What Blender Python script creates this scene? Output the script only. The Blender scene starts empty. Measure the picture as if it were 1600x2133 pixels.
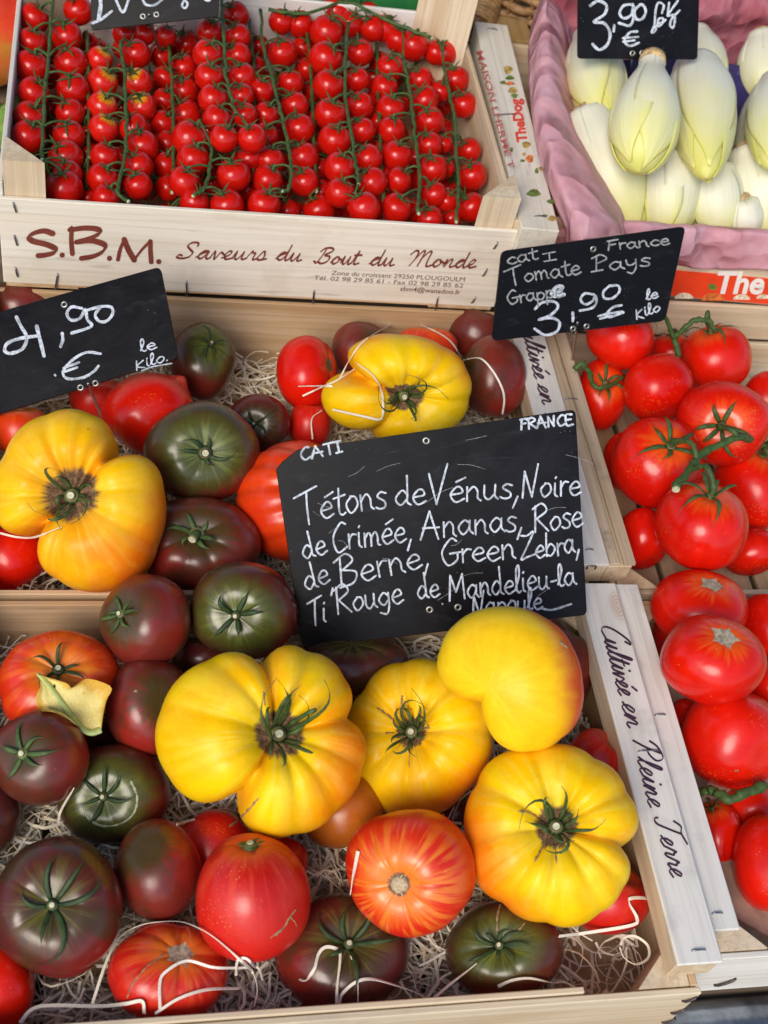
import bpy, math, random
import numpy as np
from mathutils import Vector, Matrix

# ------------------------------------------------------------------ camera
F = 2600.0                                   # focal length in photo pixels (photo 1600 x 2133)
_Y = np.array([-519, 3366, F]); _Y = _Y / np.linalg.norm(_Y)
_X = np.array([1, -.0654 * .218, .218]); _X = _X - _Y * (_X @ _Y); _X /= np.linalg.norm(_X)
_Z = np.cross(_X, _Y)
if _Z[1] < 0: _Z = -_Z
M = np.stack([_X, _Y, _Z])                   # world = M @ (right, up, forward)
CAM = np.array([-0.3599457, -0.51500653, 0.84983835])
scene = bpy.context.scene
col = scene.collection
cd = bpy.data.cameras.new('camera'); cam = bpy.data.objects.new('camera', cd); col.objects.link(cam)
Rm = M @ np.diag([1, 1, -1.0])
mw = Matrix.Identity(4)
for i in range(3):
    for j in range(3): mw[i][j] = Rm[i, j]
    mw[i][3] = CAM[i]
cam.matrix_world = mw
cd.sensor_fit = 'VERTICAL'; cd.sensor_height = 24; cd.lens = F / 2133 * 24
cd.clip_start = 0.05; cd.clip_end = 200
cd.dof.use_dof = True; cd.dof.focus_distance = 0.92; cd.dof.aperture_fstop = 7.0
scene.camera = cam

# ------------------------------------------------------------------ light
SUN_EL, SUN_AZ = 40.0, 214.0                 # azimuth clockwise from +Y
world = bpy.data.worlds.new('World'); scene.world = world; world.use_nodes = True
nt = world.node_tree; nt.nodes.clear()
sky = nt.nodes.new('ShaderNodeTexSky'); sky.sky_type = 'NISHITA'; sky.sun_disc = False
sky.sun_elevation = math.radians(SUN_EL); sky.sun_rotation = math.radians(SUN_AZ)
sky.air_density = 1.0; sky.dust_density = 1.0; sky.ozone_density = 1.0
bgn = nt.nodes.new('ShaderNodeBackground'); bgn.inputs['Strength'].default_value = 0.10
wo = nt.nodes.new('ShaderNodeOutputWorld')
nt.links.new(sky.outputs[0], bgn.inputs[0]); nt.links.new(bgn.outputs[0], wo.inputs[0])
ld = bpy.data.lights.new('sun', 'SUN'); ld.energy = 1.45; ld.angle = math.radians(28); ld.color = (1.0, .90, .79)
sun = bpy.data.objects.new('sun', ld); col.objects.link(sun)
_a, _e = math.radians(SUN_AZ), math.radians(SUN_EL)
sd = Vector((math.sin(_a) * math.cos(_e), math.cos(_a) * math.cos(_e), math.sin(_e)))
sun.rotation_euler = sd.to_track_quat('Z', 'Y').to_euler()
scene.view_settings.view_transform = 'Standard'; scene.view_settings.look = 'None'
scene.view_settings.exposure = 0.80; scene.view_settings.gamma = 1
scene.render.engine = 'CYCLES'; scene.cycles.use_denoising = True
scene.cycles.max_bounces = 6

# ------------------------------------------------------------------ helpers
IR, IU, IF = M @ np.array([1., 0, 0]), M @ np.array([0, 1., 0]), M @ np.array([0, 0, 1.])
def ray(px, py): return (M @ np.array([px - 800, 1066.5 - py, F])) / F
def at(px, py, z):
    d = ray(px, py); return CAM + d * ((z - CAM[2]) / d[2])
def on_plane(px, py, P0, n):
    d = ray(px, py); return CAM + d * (((P0 - CAM) @ n) / (d @ n))
def unit(v):
    v = np.asarray(v, float); return v / (np.linalg.norm(v) + 1e-12)

def mesh_obj(name, V, Fc, mat, parent=None, smooth=True, loc=None, attrs=None):
    me = bpy.data.meshes.new(name)
    V = np.asarray(V, float)
    if loc is not None: V = V - np.asarray(loc)
    me.from_pydata(V.tolist(), [], Fc if isinstance(Fc, list) else Fc.tolist())
    if smooth: me.polygons.foreach_set('use_smooth', [True] * len(me.polygons))
    if attrs:
        for k, a in attrs.items():
            a = np.asarray(a, np.float32)
            if a.ndim == 1:
                at_ = me.attributes.new(k, 'FLOAT', 'POINT'); at_.data.foreach_set('value', a)
            else:
                at_ = me.attributes.new(k, 'FLOAT_VECTOR', 'POINT'); at_.data.foreach_set('vector', a.ravel())
    if mat: me.materials.append(mat)
    me.update()
    o = bpy.data.objects.new(name, me); col.objects.link(o)
    if loc is not None: o.location = Vector(loc)
    if parent is not None: o.parent = parent
    return o

def tag(o, label, cat, group=None, kind=None):
    if label: o['label'] = label
    if cat: o['category'] = cat
    if group: o['group'] = group
    if kind: o['kind'] = kind
    return o

def empty(name, loc=(0, 0, 0), rotz=0):
    o = bpy.data.objects.new(name, None); col.objects.link(o)
    o.location = Vector(loc); o.rotation_euler = (0, 0, rotz); o.empty_display_size = .02
    return o

def wmat(o):
    m = o.matrix_basis.copy()
    return m if o.parent is None else wmat(o.parent) @ o.matrix_parent_inverse @ m
def attach(o, parent):                       # parent a part that was built in world coordinates
    o.parent = parent; o.matrix_parent_inverse = wmat(parent).inverted(); return o

class MB:
    """collects shapes of one mesh"""
    def __init__(s): s.V = []; s.F = []; s.A = []; s.n = 0
    def add(s, V, Fc, a=None):
        V = np.asarray(V, float)
        s.F += [tuple(int(i) + s.n for i in f) for f in Fc]
        s.V.append(V); s.A.append(np.zeros(len(V)) if a is None else np.asarray(a, float)); s.n += len(V)
    def build(s, name, mat, parent=None, smooth=True, loc=None):
        return mesh_obj(name, np.concatenate(s.V), s.F, mat, parent, smooth, loc, {'s': np.concatenate(s.A)})

def tube_geo(P, r, nseg=6, flat=1.0, nrm=None, cap=True):
    P = np.asarray(P, float); n = len(P)
    r = np.full(n, r) if np.isscalar(r) else np.asarray(r, float)
    T = np.gradient(P, axis=0); T /= np.linalg.norm(T, axis=1)[:, None] + 1e-12
    if nrm is None:
        a = np.array([0.3, 0.2, 1.0])
        if abs(a @ T[0]) > .9 * np.linalg.norm(a): a = np.array([1., 0, .2])
        N = []
        cur = unit(a - T[0] * (a @ T[0]))
        for t in T:
            cur = unit(cur - t * (cur @ t)); N.append(cur)
        N = np.array(N)
    else:
        N = np.asarray(nrm, float); N = N - T * (N * T).sum(1)[:, None]
        N /= np.linalg.norm(N, axis=1)[:, None] + 1e-12
    B = np.cross(T, N)
    ang = np.linspace(0, 2 * np.pi, nseg, endpoint=False)
    V = (P[:, None] + r[:, None, None] * (np.cos(ang)[None, :, None] * B[:, None] + flat * np.sin(ang)[None, :, None] * N[:, None])).reshape(-1, 3)
    Fc = []
    for i in range(n - 1):
        for k in range(nseg):
            k2 = (k + 1) % nseg
            Fc.append((i * nseg + k, i * nseg + k2, (i + 1) * nseg + k2, (i + 1) * nseg + k))
    if cap:
        Fc.append(tuple(range(nseg))[::-1]); Fc.append(tuple((n - 1) * nseg + k for k in range(nseg)))
    return V, Fc, np.repeat(np.linspace(0, 1, n), nseg)

def catmull(P, k=6):
    P = np.asarray(P, float)
    if len(P) < 3:
        t = np.linspace(0, 1, k + 1)[:, None]; return P[0] * (1 - t) + P[-1] * t
    Q = np.vstack([2 * P[0] - P[1], P, 2 * P[-1] - P[-2]]); out = []
    for i in range(1, len(Q) - 2):
        p0, p1, p2, p3 = Q[i - 1:i + 3]
        for t in np.linspace(0, 1, k, endpoint=False):
            out.append(.5 * ((2 * p1) + (-p0 + p2) * t + (2 * p0 - 5 * p1 + 4 * p2 - p3) * t * t + (-p0 + 3 * p1 - 3 * p2 + p3) * t ** 3))
    out.append(Q[-2]); return np.array(out)

# ------------------------------------------------------------------ materials
class NT:
    def __init__(s, name):
        s.m = bpy.data.materials.new(name); s.m.use_nodes = True; s.t = s.m.node_tree; s.t.nodes.clear()
        s.out = s.n('ShaderNodeOutputMaterial'); s.b = s.n('ShaderNodeBsdfPrincipled'); s.l(s.b.outputs[0], s.out.inputs[0])
    def n(s, t, **k):
        nd = s.t.nodes.new(t)
        for a, v in k.items(): setattr(nd, a, v)
        return nd
    def l(s, a, b): s.t.links.new(a, b)
    def set(s, **k):
        for a, v in k.items():
            s.b.inputs[a.replace('_', ' ')].default_value = v
    def val(s, x, sock):
        if isinstance(x, (int, float)): sock.default_value = x
        elif isinstance(x, (tuple, list)): sock.default_value = tuple(x) + ((1,) if len(x) == 3 and len(sock.default_value) == 4 else ())
        else: s.l(x, sock)
    def math(s, op, a, b=0.0, clamp=False):
        nd = s.n('ShaderNodeMath', operation=op); nd.use_clamp = clamp; s.val(a, nd.inputs[0]); s.val(b, nd.inputs[1]); return nd.outputs[0]
    def mix(s, f, a, b):
        nd = s.n('ShaderNodeMix', data_type='RGBA'); s.val(f, nd.inputs[0]); s.val(a, nd.inputs[6]); s.val(b, nd.inputs[7]); return nd.outputs[2]
    def attr(s, name): return s.n('ShaderNodeAttribute', attribute_name=name)
    def noise(s, vec, scale, detail=3, rough=.5, dist=0.0):
        nd = s.n('ShaderNodeTexNoise'); s.val(scale, nd.inputs['Scale']); nd.inputs['Detail'].default_value = detail
        nd.inputs['Roughness'].default_value = rough; nd.inputs['Distortion'].default_value = dist
        if vec is not None: s.l(vec, nd.inputs['Vector'])
        return nd.outputs['Fac']
    def ss(s, x, a, b, lo=0.0, hi=1.0):
        nd = s.n('ShaderNodeMapRange', interpolation_type='SMOOTHSTEP'); s.val(x, nd.inputs[0])
        for i, v in enumerate((a, b, lo, hi)): nd.inputs[1 + i].default_value = v
        return nd.outputs[0]
    def coord(s, scale=(1, 1, 1), rnd=True):
        tc = s.n('ShaderNodeTexCoord'); v = tc.outputs['Object']
        if rnd:
            oi = s.n('ShaderNodeObjectInfo'); k = s.math('MULTIPLY', oi.outputs['Random'], 37.0)
            cb = s.n('ShaderNodeCombineXYZ'); [s.l(k, cb.inputs[i]) for i in range(3)]
            ad = s.n('ShaderNodeVectorMath', operation='ADD'); s.l(v, ad.inputs[0]); s.l(cb.outputs[0], ad.inputs[1]); v = ad.outputs[0]
        mp = s.n('ShaderNodeVectorMath', operation='MULTIPLY'); s.l(v, mp.inputs[0]); mp.inputs[1].default_value = scale
        return mp.outputs[0]
    def bump(s, h, strength, dist):
        nd = s.n('ShaderNodeBump'); nd.inputs['Strength'].default_value = strength; nd.inputs['Distance'].default_value = dist
        s.l(h, nd.inputs['Height']); s.l(nd.outputs[0], s.b.inputs['Normal'])

def wood(name, axis, light, dark, stain=(.35, .3, .25), stain_amt=.25, rough=.65, grain=1.0):
    t = NT(name); sc = [260 * grain] * 3; sc[axis] = 7 * grain
    v = t.coord(tuple(sc)); g = t.noise(v, 1.0, 5, .6, .4)
    sc2 = [45] * 3; sc2[axis] = 2.5
    g2 = t.noise(t.coord(tuple(sc2)), 1.0, 3, .5, .6)
    c = t.mix(t.ss(g2, .35, .68), light, dark)
    c = t.mix(t.ss(g, .42, .75, 0, .55), c, tuple(x * .72 for x in dark))
    st = t.noise(t.coord((18, 18, 18)), 1.0, 5, .65)
    c = t.mix(t.ss(st, .52, .70, 0, stain_amt), c, stain)
    sp_ = [90] * 3; sp_[axis] = 14; sk = t.noise(t.coord(tuple(sp_)), 1.0, 2, .4); c = t.mix(t.ss(sk, .68, .74, 0, .5 * stain_amt + .1), c, (.16, .12, .09))
    t.l(c, t.b.inputs['Base Color']); t.set(Roughness=rough, Specular_IOR_Level=.3)
    t.bump(g, .5, .0008); return t.m
W_PALE = [wood('pale_poplar_%s' % 'xyz'[a], a, (.74, .62, .44), (.60, .45, .28)) for a in range(3)]
W_WARM = [wood('warm_pine_%s' % 'xyz'[a], a, (.66, .48, .29), (.50, .32, .16)) for a in range(3)]
W_WHITE = [wood('whitewashed_poplar_%s' % 'xyz'[a], a, (.80, .775, .71), (.70, .66, .585), (.42, .40, .37), .45) for a in range(3)]
W_CREAM = [wood('cream_printed_board_%s' % 'xyz'[a], a, (.82, .76, .64), (.77, .69, .55), (.62, .54, .36), .35, .5) for a in range(3)]
W_OLD = [wood('weathered_wood_%s' % 'xyz'[a], a, (.58, .47, .33), (.44, .34, .22), (.14, .12, .1), .55) for a in range(3)]
W_END = wood('end_grain', 2, (.76, .60, .44), (.62, .44, .30), (.4, .28, .2), .4, .8, 1.6)

def plain(name, colr, rough=.5, var=.15, scale=40, metal=0.0, spec=.5, bump=0, bscale=300, sss=0, trans=0):
    t = NT(name); g = t.noise(t.coord(), scale, 4, .6)
    c = t.mix(t.ss(g, .3, .7), tuple(x * (1 - var) for x in colr), tuple(min(1, x * (1 + var)) for x in colr))
    t.l(c, t.b.inputs['Base Color']); t.set(Roughness=rough, Metallic=metal, Specular_IOR_Level=spec)
    if bump: t.bump(t.noise(t.coord(), bscale, 4, .6), bump, .0008)
    return t.m

def slate_mat(name='chalkboard'):
    t = NT(name); v = t.coord((1, 1, 1))
    big = t.noise(v, 14, 5, .7, 1.5); fine = t.noise(t.coord((60, 400, 200)), 1.0, 3, .6)
    c = t.mix(t.ss(big, .45, .8, 0, .6), (.0028, .0028, .0042), (.009, .0095, .014))
    c = t.mix(t.ss(fine, .62, .8, 0, .22), c, (.05, .05, .06))
    sm = t.noise(t.coord((9, 26, 26)), 1.0, 5, .7, 2.5); c = t.mix(t.ss(sm, .56, .78, 0, .45), c, (.045, .048, .058))
    vo = t.n('ShaderNodeTexVoronoi'); vo.inputs['Scale'].default_value = 260; t.l(v, vo.inputs['Vector'])
    dust = t.math('MULTIPLY', t.ss(vo.outputs['Distance'], .0, .14, 1, 0), t.ss(t.noise(v, 45, 3), .55, .7))
    c = t.mix(t.math('MULTIPLY', dust, .6), c, (.4, .4, .42))
    t.l(c, t.b.inputs['Base Color']); t.set(Specular_IOR_Level=.16); t.l(t.ss(big, .3, .8, .28, .46), t.b.inputs['Roughness']); t.bump(fine, .15, .0003); return t.m
SLATE = slate_mat()
def chalk_mat(name, colr):
    t = NT(name); g = t.noise(t.coord((500, 500, 500)), 1.0, 3, .6); g2 = t.noise(t.coord((110, 110, 110)), 1, 4)
    c = t.mix(t.ss(g, .3, .62), tuple(x * .5 for x in colr), colr)
    c = t.mix(t.ss(g2, .48, .70, 0, .65), c, tuple(x * .28 for x in colr))
    t.l(c, t.b.inputs['Base Color']); t.set(Roughness=.85, Specular_IOR_Level=.2); return t.m
CHALK = chalk_mat('chalk_white', (.62, .68, .75)); CHALK_DIM = chalk_mat('chalk_faded', (.36, .38, .38))
INK_BROWN = plain('brown_print', (.20, .045, .028), .5, .15, 150)
INK_GREY = plain('grey_brown_print', (.17, .085, .07), .55, .1, 150)
INK_PLUM = plain('plum_print', (.055, .022, .05), .5, .2, 150)
INK_RED = plain('red_print', (.75, .07, .04), .5, .12, 150)
INK_PALERED = plain('faded_red_print', (.62, .16, .14), .6, .3, 150)
INK_WHITE = plain('white_print', (.85, .82, .74), .5, .05, 100)
STEEL = plain('staple_steel', (.30, .31, .34), .35, .25, 200, 1.0)
DARKSTEEL = plain('dark_staple', (.09, .07, .07), .4, .3, 200, .7)
EYELET = plain('eyelet_metal', (.34, .33, .29), .38, .15, 400, 1.0)
PIN = plain('pin_wire', (.45, .44, .44), .35, .1, 200, 1.0)

def tomato_mat(name, a, b, shoulder=None, sh=(.5, .2), streak=None, st_amt=0., st_u=(1.6, .3), crease=None, scar=0., freckle=None, blushc=None,
               rough=.3, coat=.0, patch=None, bumpy=.06, sss=.06, spec=.5):
    t = NT(name); tc = t.attr('tc'); sep = t.n('ShaderNodeSeparateXYZ'); t.l(tc.outputs['Vector'], sep.inputs[0])
    u = sep.outputs[2]; oc = t.coord()
    n1 = t.noise(oc, 17, 3, .55)
    c = t.mix(t.ss(n1, .36, .66), a, b)
    # radial streaks run from the stem to the blossom end
    ml = t.n('ShaderNodeVectorMath', operation='MULTIPLY'); t.l(tc.outputs['Vector'], ml.inputs[0]); ml.inputs[1].default_value = (5.5, 5.5, .55)
    oi = t.n('ShaderNodeObjectInfo'); ad = t.n('ShaderNodeVectorMath', operation='ADD'); cb = t.n('ShaderNodeCombineXYZ')
    k = t.math('MULTIPLY', oi.outputs['Random'], 50.); t.l(k, cb.inputs[2]); t.l(ml.outputs[0], ad.inputs[0]); t.l(cb.outputs[0], ad.inputs[1])
    rad = t.noise(ad.outputs[0], 1.0, 4, .6, .25)
    c = t.mix(t.ss(rad, .4, .75, 0, .30), c, tuple(min(1, x * 1.25) for x in a))
    if blushc:
        bl = t.attr('blush').outputs['Fac']; f = t.math('ADD', bl, t.math('MULTIPLY', t.math('SUBTRACT', n1, .5), .9)); f = t.math('ADD', f, t.math('MULTIPLY', t.math('SUBTRACT', rad, .5), .5))
        c = t.mix(t.ss(f, .12, .92, 0, .95), c, blushc)
    if patch:
        pn = t.noise(oc, 26, 4, .6, .5); c = t.mix(t.ss(pn, .48, .68, 0, .8), c, patch)
    if shoulder:
        f = t.math('ADD', u, t.math('MULTIPLY', t.math('SUBTRACT', rad, .5), .9)); f = t.math('ADD', f, t.math('MULTIPLY', t.math('SUBTRACT', n1, .5), .8))
        c = t.mix(t.ss(f, sh[1], sh[0], .95, 0), c, shoulder)
    if streak:
        f = t.math('MULTIPLY', t.ss(rad, .46, .60), t.ss(u, st_u[1], st_u[0], 1, 0)); c = t.mix(t.math('MULTIPLY', f, st_amt), c, streak)
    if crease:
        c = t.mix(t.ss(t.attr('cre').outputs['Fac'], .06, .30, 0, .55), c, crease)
    if freckle:
        vo = t.n('ShaderNodeTexVoronoi'); vo.inputs['Scale'].default_value = 420; t.l(oc, vo.inputs['Vector'])
        f = t.math('MULTIPLY', t.ss(vo.outputs['Distance'], .05, .30, 1, 0), t.ss(t.noise(oc, 30, 3), .52, .66))
        c = t.mix(t.math('MULTIPLY', f, .55), c, freckle)
    n2 = t.noise(oc, 130, 5, .65); c = t.mix(t.ss(n2, .42, .70, 0, .16), c, tuple(x * .62 for x in b)); n3 = t.noise(oc, 52, 4, .6, .6); c = t.mix(t.ss(n3, .54, .72, 0, .20), c, tuple(min(1, x * 1.18 + .004) for x in a))
    vb = t.n('ShaderNodeTexVoronoi'); vb.inputs['Scale'].default_value = 75; t.l(oc, vb.inputs['Vector']); f = t.math('MULTIPLY', t.ss(vb.outputs['Distance'], .05, .10, 1, 0), t.ss(t.noise(oc, 34, 2), .60, .64)); c = t.mix(t.math('MULTIPLY', f, .6), c, (.16, .07, .02))
    # pale dust specks
    vo = t.n('ShaderNodeTexVoronoi'); vo.inputs['Scale'].default_value = 170; t.l(oc, vo.inputs['Vector'])
    f = t.math('MULTIPLY', t.ss(vo.outputs['Distance'], .035, .075, 1, 0), t.ss(t.noise(oc, 60, 2), .58, .64)); c = t.mix(t.math('MULTIPLY', f, .5), c, (.75, .68, .58))
    ro = t.ss(t.noise(oc, 45, 3), .3, .7, rough * .85, rough * 1.2)
    if scar:
        f = t.math('ADD', u, t.math('MULTIPLY', t.math('SUBTRACT', rad, .5), scar * .8)); f = t.math('SUBTRACT', f, t.math('MULTIPLY', t.attr('cre').outputs['Fac'], scar * 1.6)); f = t.math('ADD', f, t.math('MULTIPLY', t.math('SUBTRACT', n1, .5), scar * 1.2)); fr = t.noise(oc, 500, 3, .7)
        m = t.ss(f, scar * .75, scar * 1.05, 1, 0); sc_c = t.mix(t.ss(fr, .35, .65), (.10, .05, .025), (.27, .16, .08)); c = t.mix(m, c, sc_c)
        ro = t.math('ADD', ro, t.math('MULTIPLY', m, .5), True)
    t.l(c, t.b.inputs['Base Color']); t.l(ro, t.b.inputs['Roughness']); t.set(Specular_IOR_Level=spec, Coat_Weight=coat, Coat_Roughness=.15)
    if sss:
        t.set(Subsurface_Weight=sss, Subsurface_Scale=.006); t.b.inputs['Subsurface Radius'].default_value = (1, .35, .12)
    t.bump(t.noise(oc, 110, 3, .6), bumpy, .003)
    return t.m
TM = dict(
    yellow=tomato_mat('yellow_tomato_skin', (.96, .62, .003), (.95, .49, .002), blushc=(.88, .20, .004), crease=(.93, .40, .01), streak=(.97, .72, .12), st_amt=.28, scar=.17, rough=.33, sss=.10, bumpy=.12, spec=.18),
    yellowside=tomato_mat('yellow_tomato_skin_blushed', (.95, .62, .014), (.94, .52, .006), blushc=(.72, .06, .02), crease=(.92, .45, .015), rough=.36, sss=.10, bumpy=.12, spec=.18),
    black=tomato_mat('dark_tomato_skin', (.085, .019, .017), (.125, .017, .016), shoulder=(.060, .046, .012), sh=(.95, .10), patch=(.050, .036, .012), streak=(.17, .18, .03), st_amt=.65, st_u=(.95, .05), blushc=(.27, .016, .010), rough=.27, spec=.50),
    duskyred=tomato_mat('dusky_red_tomato_skin', (.20, .022, .014), (.13, .020, .014), blushc=(.33, .020, .012), shoulder=(.06, .045, .012), sh=(.9, .2), patch=(.10, .030, .014), rough=.30),
    red=tomato_mat('red_tomato_skin', (.74, .012, .002), (.62, .006, .002), shoulder=(.85, .10, .012), sh=(.75, .15), freckle=(.9, .35, .05), scar=.0, rough=.24, spec=.40),
    redscar=tomato_mat('red_tomato_skin_scarred', (.74, .012, .002), (.62, .006, .002), shoulder=(.85, .10, .012), sh=(.6, .15), scar=.17, rough=.24, spec=.40),
    rose=tomato_mat('rose_tomato_skin', (.64, .014, .006), (.54, .008, .005), streak=(.76, .10, .035), st_amt=.35, st_u=(1.9, .6), shoulder=(.70, .09, .02), sh=(.6, .1), freckle=(.75, .3, .15), rough=.36),
    striped=tomato_mat('striped_tomato_skin', (.72, .030, .008), (.66, .018, .006), streak=(.84, .27, .025), st_amt=.70, st_u=(1.6, .6), shoulder=(.85, .22, .02), sh=(.75, .15), scar=.16, rough=.30),
    orange=tomato_mat('orange_red_tomato_skin', (.74, .050, .005), (.68, .026, .004), streak=(.82, .15, .015), st_amt=.6, st_u=(1.6, .5), shoulder=(.80, .26, .02), sh=(.75, .15), crease=(.85, .16, .02), rough=.31),
    amber=tomato_mat('amber_tomato_skin', (.50, .14, .012), (.42, .09, .010), rough=.27),
    cherry=tomato_mat('cherry_tomato_skin', (.60, .009, .003), (.48, .005, .003), rough=.19, spec=.42, bumpy=.03, sss=.03),
    cherryyel=tomato_mat('cherry_tomato_skin_unripe', (.70, .016, .007), (.60, .009, .005), shoulder=(.70, .36, .02), sh=(.75, .30), rough=.15, spec=.5, bumpy=.03, sss=.03),
)
def green_mat(name, a, b, tip):
    t = NT(name); s = t.attr('s').outputs['Fac']; n1 = t.noise(t.coord(), 160, 4, .6)
    c = t.mix(t.ss(n1, .35, .65), a, b); c = t.mix(t.ss(s, .72, 1.0, 0, .85), c, tip)
    t.l(c, t.b.inputs['Base Color']); t.set(Roughness=.55, Specular_IOR_Level=.35); t.bump(t.noise(t.coord(), 700, 3), .3, .0008); return t.m
SEPAL = green_mat('sepal_green', (.075, .125, .030), (.040, .075, .020), (.22, .17, .08))
SEPALDK = green_mat('sepal_dark_green', (.040, .075, .020), (.022, .045, .014), (.14, .11, .05))
VINE = green_mat('vine_green', (.070, .125, .030), (.040, .078, .020), (.09, .13, .04))
CUT = plain('cut_stem_pale', (.55, .55, .36), .7, .25, 600)
CUTTAN = plain('cut_stem_tan', (.46, .36, .22), .8, .3, 600)

# ------------------------------------------------------------------ hand lettering: single-stroke glyphs (x-height 1)
G = {}
def g(ch, adv, *st): G[ch] = (adv, st)
g('a', 1.0, [(.72, .8), (.4, 1), (.05, .5), (.33, 0), (.68, .4), (.74, .95)], [(.74, .95), (.74, .3), (.95, 0)])
g('b', .92, [(.12, 1.95), (.08, .9), (.1, 0)], [(.1, .6), (.45, 1), (.8, .55), (.45, 0), (.1, .15)])
g('c', .85, [(.75, .85), (.45, 1), (.08, .5), (.4, 0), (.78, .15)])
g('d', 1.0, [(.70, .75), (.4, 1), (.05, .45), (.35, 0), (.72, .4)], [(.66, 2.0), (.72, .8), (.74, .2), (.95, 0)])
g('e', .88, [(.08, .5), (.68, .62), (.62, .95), (.36, 1), (.06, .5), (.35, 0), (.82, .2)])
G['é'] = (.88, G['e'][1] + ([(.35, 1.35), (.85, 1.62)],))
g('f', .7, [(.7, 1.8), (.45, 1.9), (.3, 1.4), (.28, 0)], [(.05, .95), (.6, 1.0)])
g('g', .95, [(.72, .75), (.4, 1), (.06, .5), (.38, .05), (.72, .4)], [(.74, .95), (.75, 0), (.55, -.65), (.1, -.5)])
g('h', .9, [(.12, 1.9), (.1, 0)], [(.1, .6), (.45, 1), (.7, .7), (.72, 0)])
g('i', .45, [(.15, 1), (.15, .2), (.32, 0)], [(.17, 1.38), (.21, 1.46)])
g('k', .8, [(.12, 1.8), (.1, 0)], [(.65, 1), (.12, .45), (.72, 0)])
g('l', .5, [(.0, .2), (.35, 1.3), (.3, 2.0), (.12, 1.6), (.12, .3), (.3, 0), (.45, .1)])
g('m', 1.25, [(.08, 1), (.1, 0)], [(.1, .6), (.35, 1), (.52, .7), (.53, 0)], [(.53, .6), (.8, 1), (.97, .7), (1.0, .1), (1.15, 0)])
g('n', .95, [(.08, 1), (.1, 0)], [(.1, .6), (.42, 1), (.65, .7), (.68, .2), (.85, 0)])
g('o', .88, [(.42, 1), (.08, .55), (.33, 0), (.75, .4), (.66, .9), (.36, 1)])
g('p', .9, [(.12, 1), (.06, -.75)], [(.1, .7), (.45, 1), (.78, .6), (.5, .05), (.1, .2)])
g('r', .65, [(.1, 1), (.12, 0)], [(.12, .6), (.35, .95), (.6, .92)])
g('s', .72, [(.65, .9), (.35, 1), (.15, .75), (.55, .4), (.55, .08), (.25, 0), (.02, .12)])
g('t', .65, [(.32, 1.7), (.28, .3), (.45, 0), (.65, .1)], [(-.02, 1.1), (.68, 1.25)])
g('u', .95, [(.08, 1), (.1, .25), (.35, 0), (.65, .35)], [(.68, 1), (.68, .25), (.85, 0)])
g('v', .8, [(.05, 1), (.35, 0), (.7, 1)])
g('y', .9, [(.08, 1), (.15, .45), (.4, .35), (.65, .6)], [(.68, 1), (.65, 0), (.4, -.7), (.1, -.5)])
g(',', .4, [(.25, .15), (.0, -.6)]); g('.', .3, [(.1, .03), (.15, .08)]); g('-', .6, [(.05, .6), (.5, .65)]); g("'", .3, [(.2, 1.9), (.05, 1.4)]); g(' ', .55)
g('T', 1.15, [(-.35, 1.55), (1.05, 2.1)], [(.42, 1.8), (.40, .9), (.45, -.25)])
g('V', 1.15, [(.0, 1.9), (.42, .05), (.50, .05), (1.0, 2.5)])
g('N', 1.2, [(.05, -.05), (.15, 1.9)], [(.15, 1.9), (.68, .0)], [(.68, .0), (1.05, 2.4)])
g('C', 1.1, [(1.0, 1.85), (.65, 1.95), (.12, 1.0), (.4, -.05), (1.05, .25)])
g('A', 1.35, [(.0, -.05), (.55, 1.9)], [(.55, 1.9), (1.1, -.1)], [(.15, .75), (1.15, .72)])
g('R', 1.15, [(.15, 1.9), (.1, 0)], [(-.05, 1.7), (.6, 2.05), (.95, 1.5), (.2, .95)], [(.25, .95), (1.05, .0)])
g('B', 1.15, [(.2, 1.85), (.1, -.05)], [(-.15, 1.6), (.5, 2.0), (.85, 1.5), (.25, 1.0)], [(.25, 1.0), (.95, .7), (.75, .05), (.0, -.1)])
g('G', 1.25, [(1.0, 1.75), (.65, 1.95), (.12, 1.0), (.45, 0), (1.0, .3), (1.05, .85)], [(.6, .85), (1.25, .9)])
g('Z', 1.2, [(.1, 1.8), (.6, 1.75), (1.15, 2.0), (.6, 1.0), (.0, 0.0), (.5, .12), (1.15, .25)])
g('M', 1.5, [(.1, -.05), (.2, 1.9)], [(.2, 1.9), (.62, .6)], [(.62, .6), (1.15, 1.95)], [(1.15, 1.95), (1.3, 0)])
g('P', 1.0, [(.3, 1.8), (.2, 0)], [(.0, 1.6), (.55, 1.95), (.9, 1.4), (.25, .9)], [(-.1, -.05), (.6, .05)])
g('F', 1.0, [(.3, 1.8), (.12, 0)], [(.1, 1.75), (1.0, 1.9)], [(.2, .95), (.75, 1.05)])
g('K', 1.0, [(.15, 1.7), (.1, 0)], [(.85, 1.6), (.15, .8), (.9, -.05)])
g('E', 1.0, [(.9, 1.8), (.15, 1.75), (.15, 0), (.95, .05)], [(.15, .92), (.75, .98)])
g('I', .6, [(.3, 1.8), (.28, .0)], [(0, 1.8), (.6, 1.85)], [(0, 0), (.6, .02)])
K = {}                                                          # joined italic script
def kk(ch, adv, *st): K[ch] = (adv, st)
kk('a', 1.0, [(0, .15), (.35, .7), (.72, .92), (.4, 1), (.12, .4), (.35, 0), (.68, .6), (.78, 1), (.70, .3), (.82, 0), (1.02, .17)])
kk('d', 1.0, [(0, .15), (.35, .7), (.70, .9), (.35, .95), (.1, .4), (.35, 0), (.68, .6), (.80, 2.0), (.72, .4), (.82, 0), (1.02, .17)])
kk('e', .72, [(0, .15), (.4, .5), (.52, .9), (.33, 1), (.13, .5), (.3, 0), (.74, .17)])
K['é'] = (.72, K['e'][1] + ([(.35, 1.4), (.62, 1.75)],))
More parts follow.
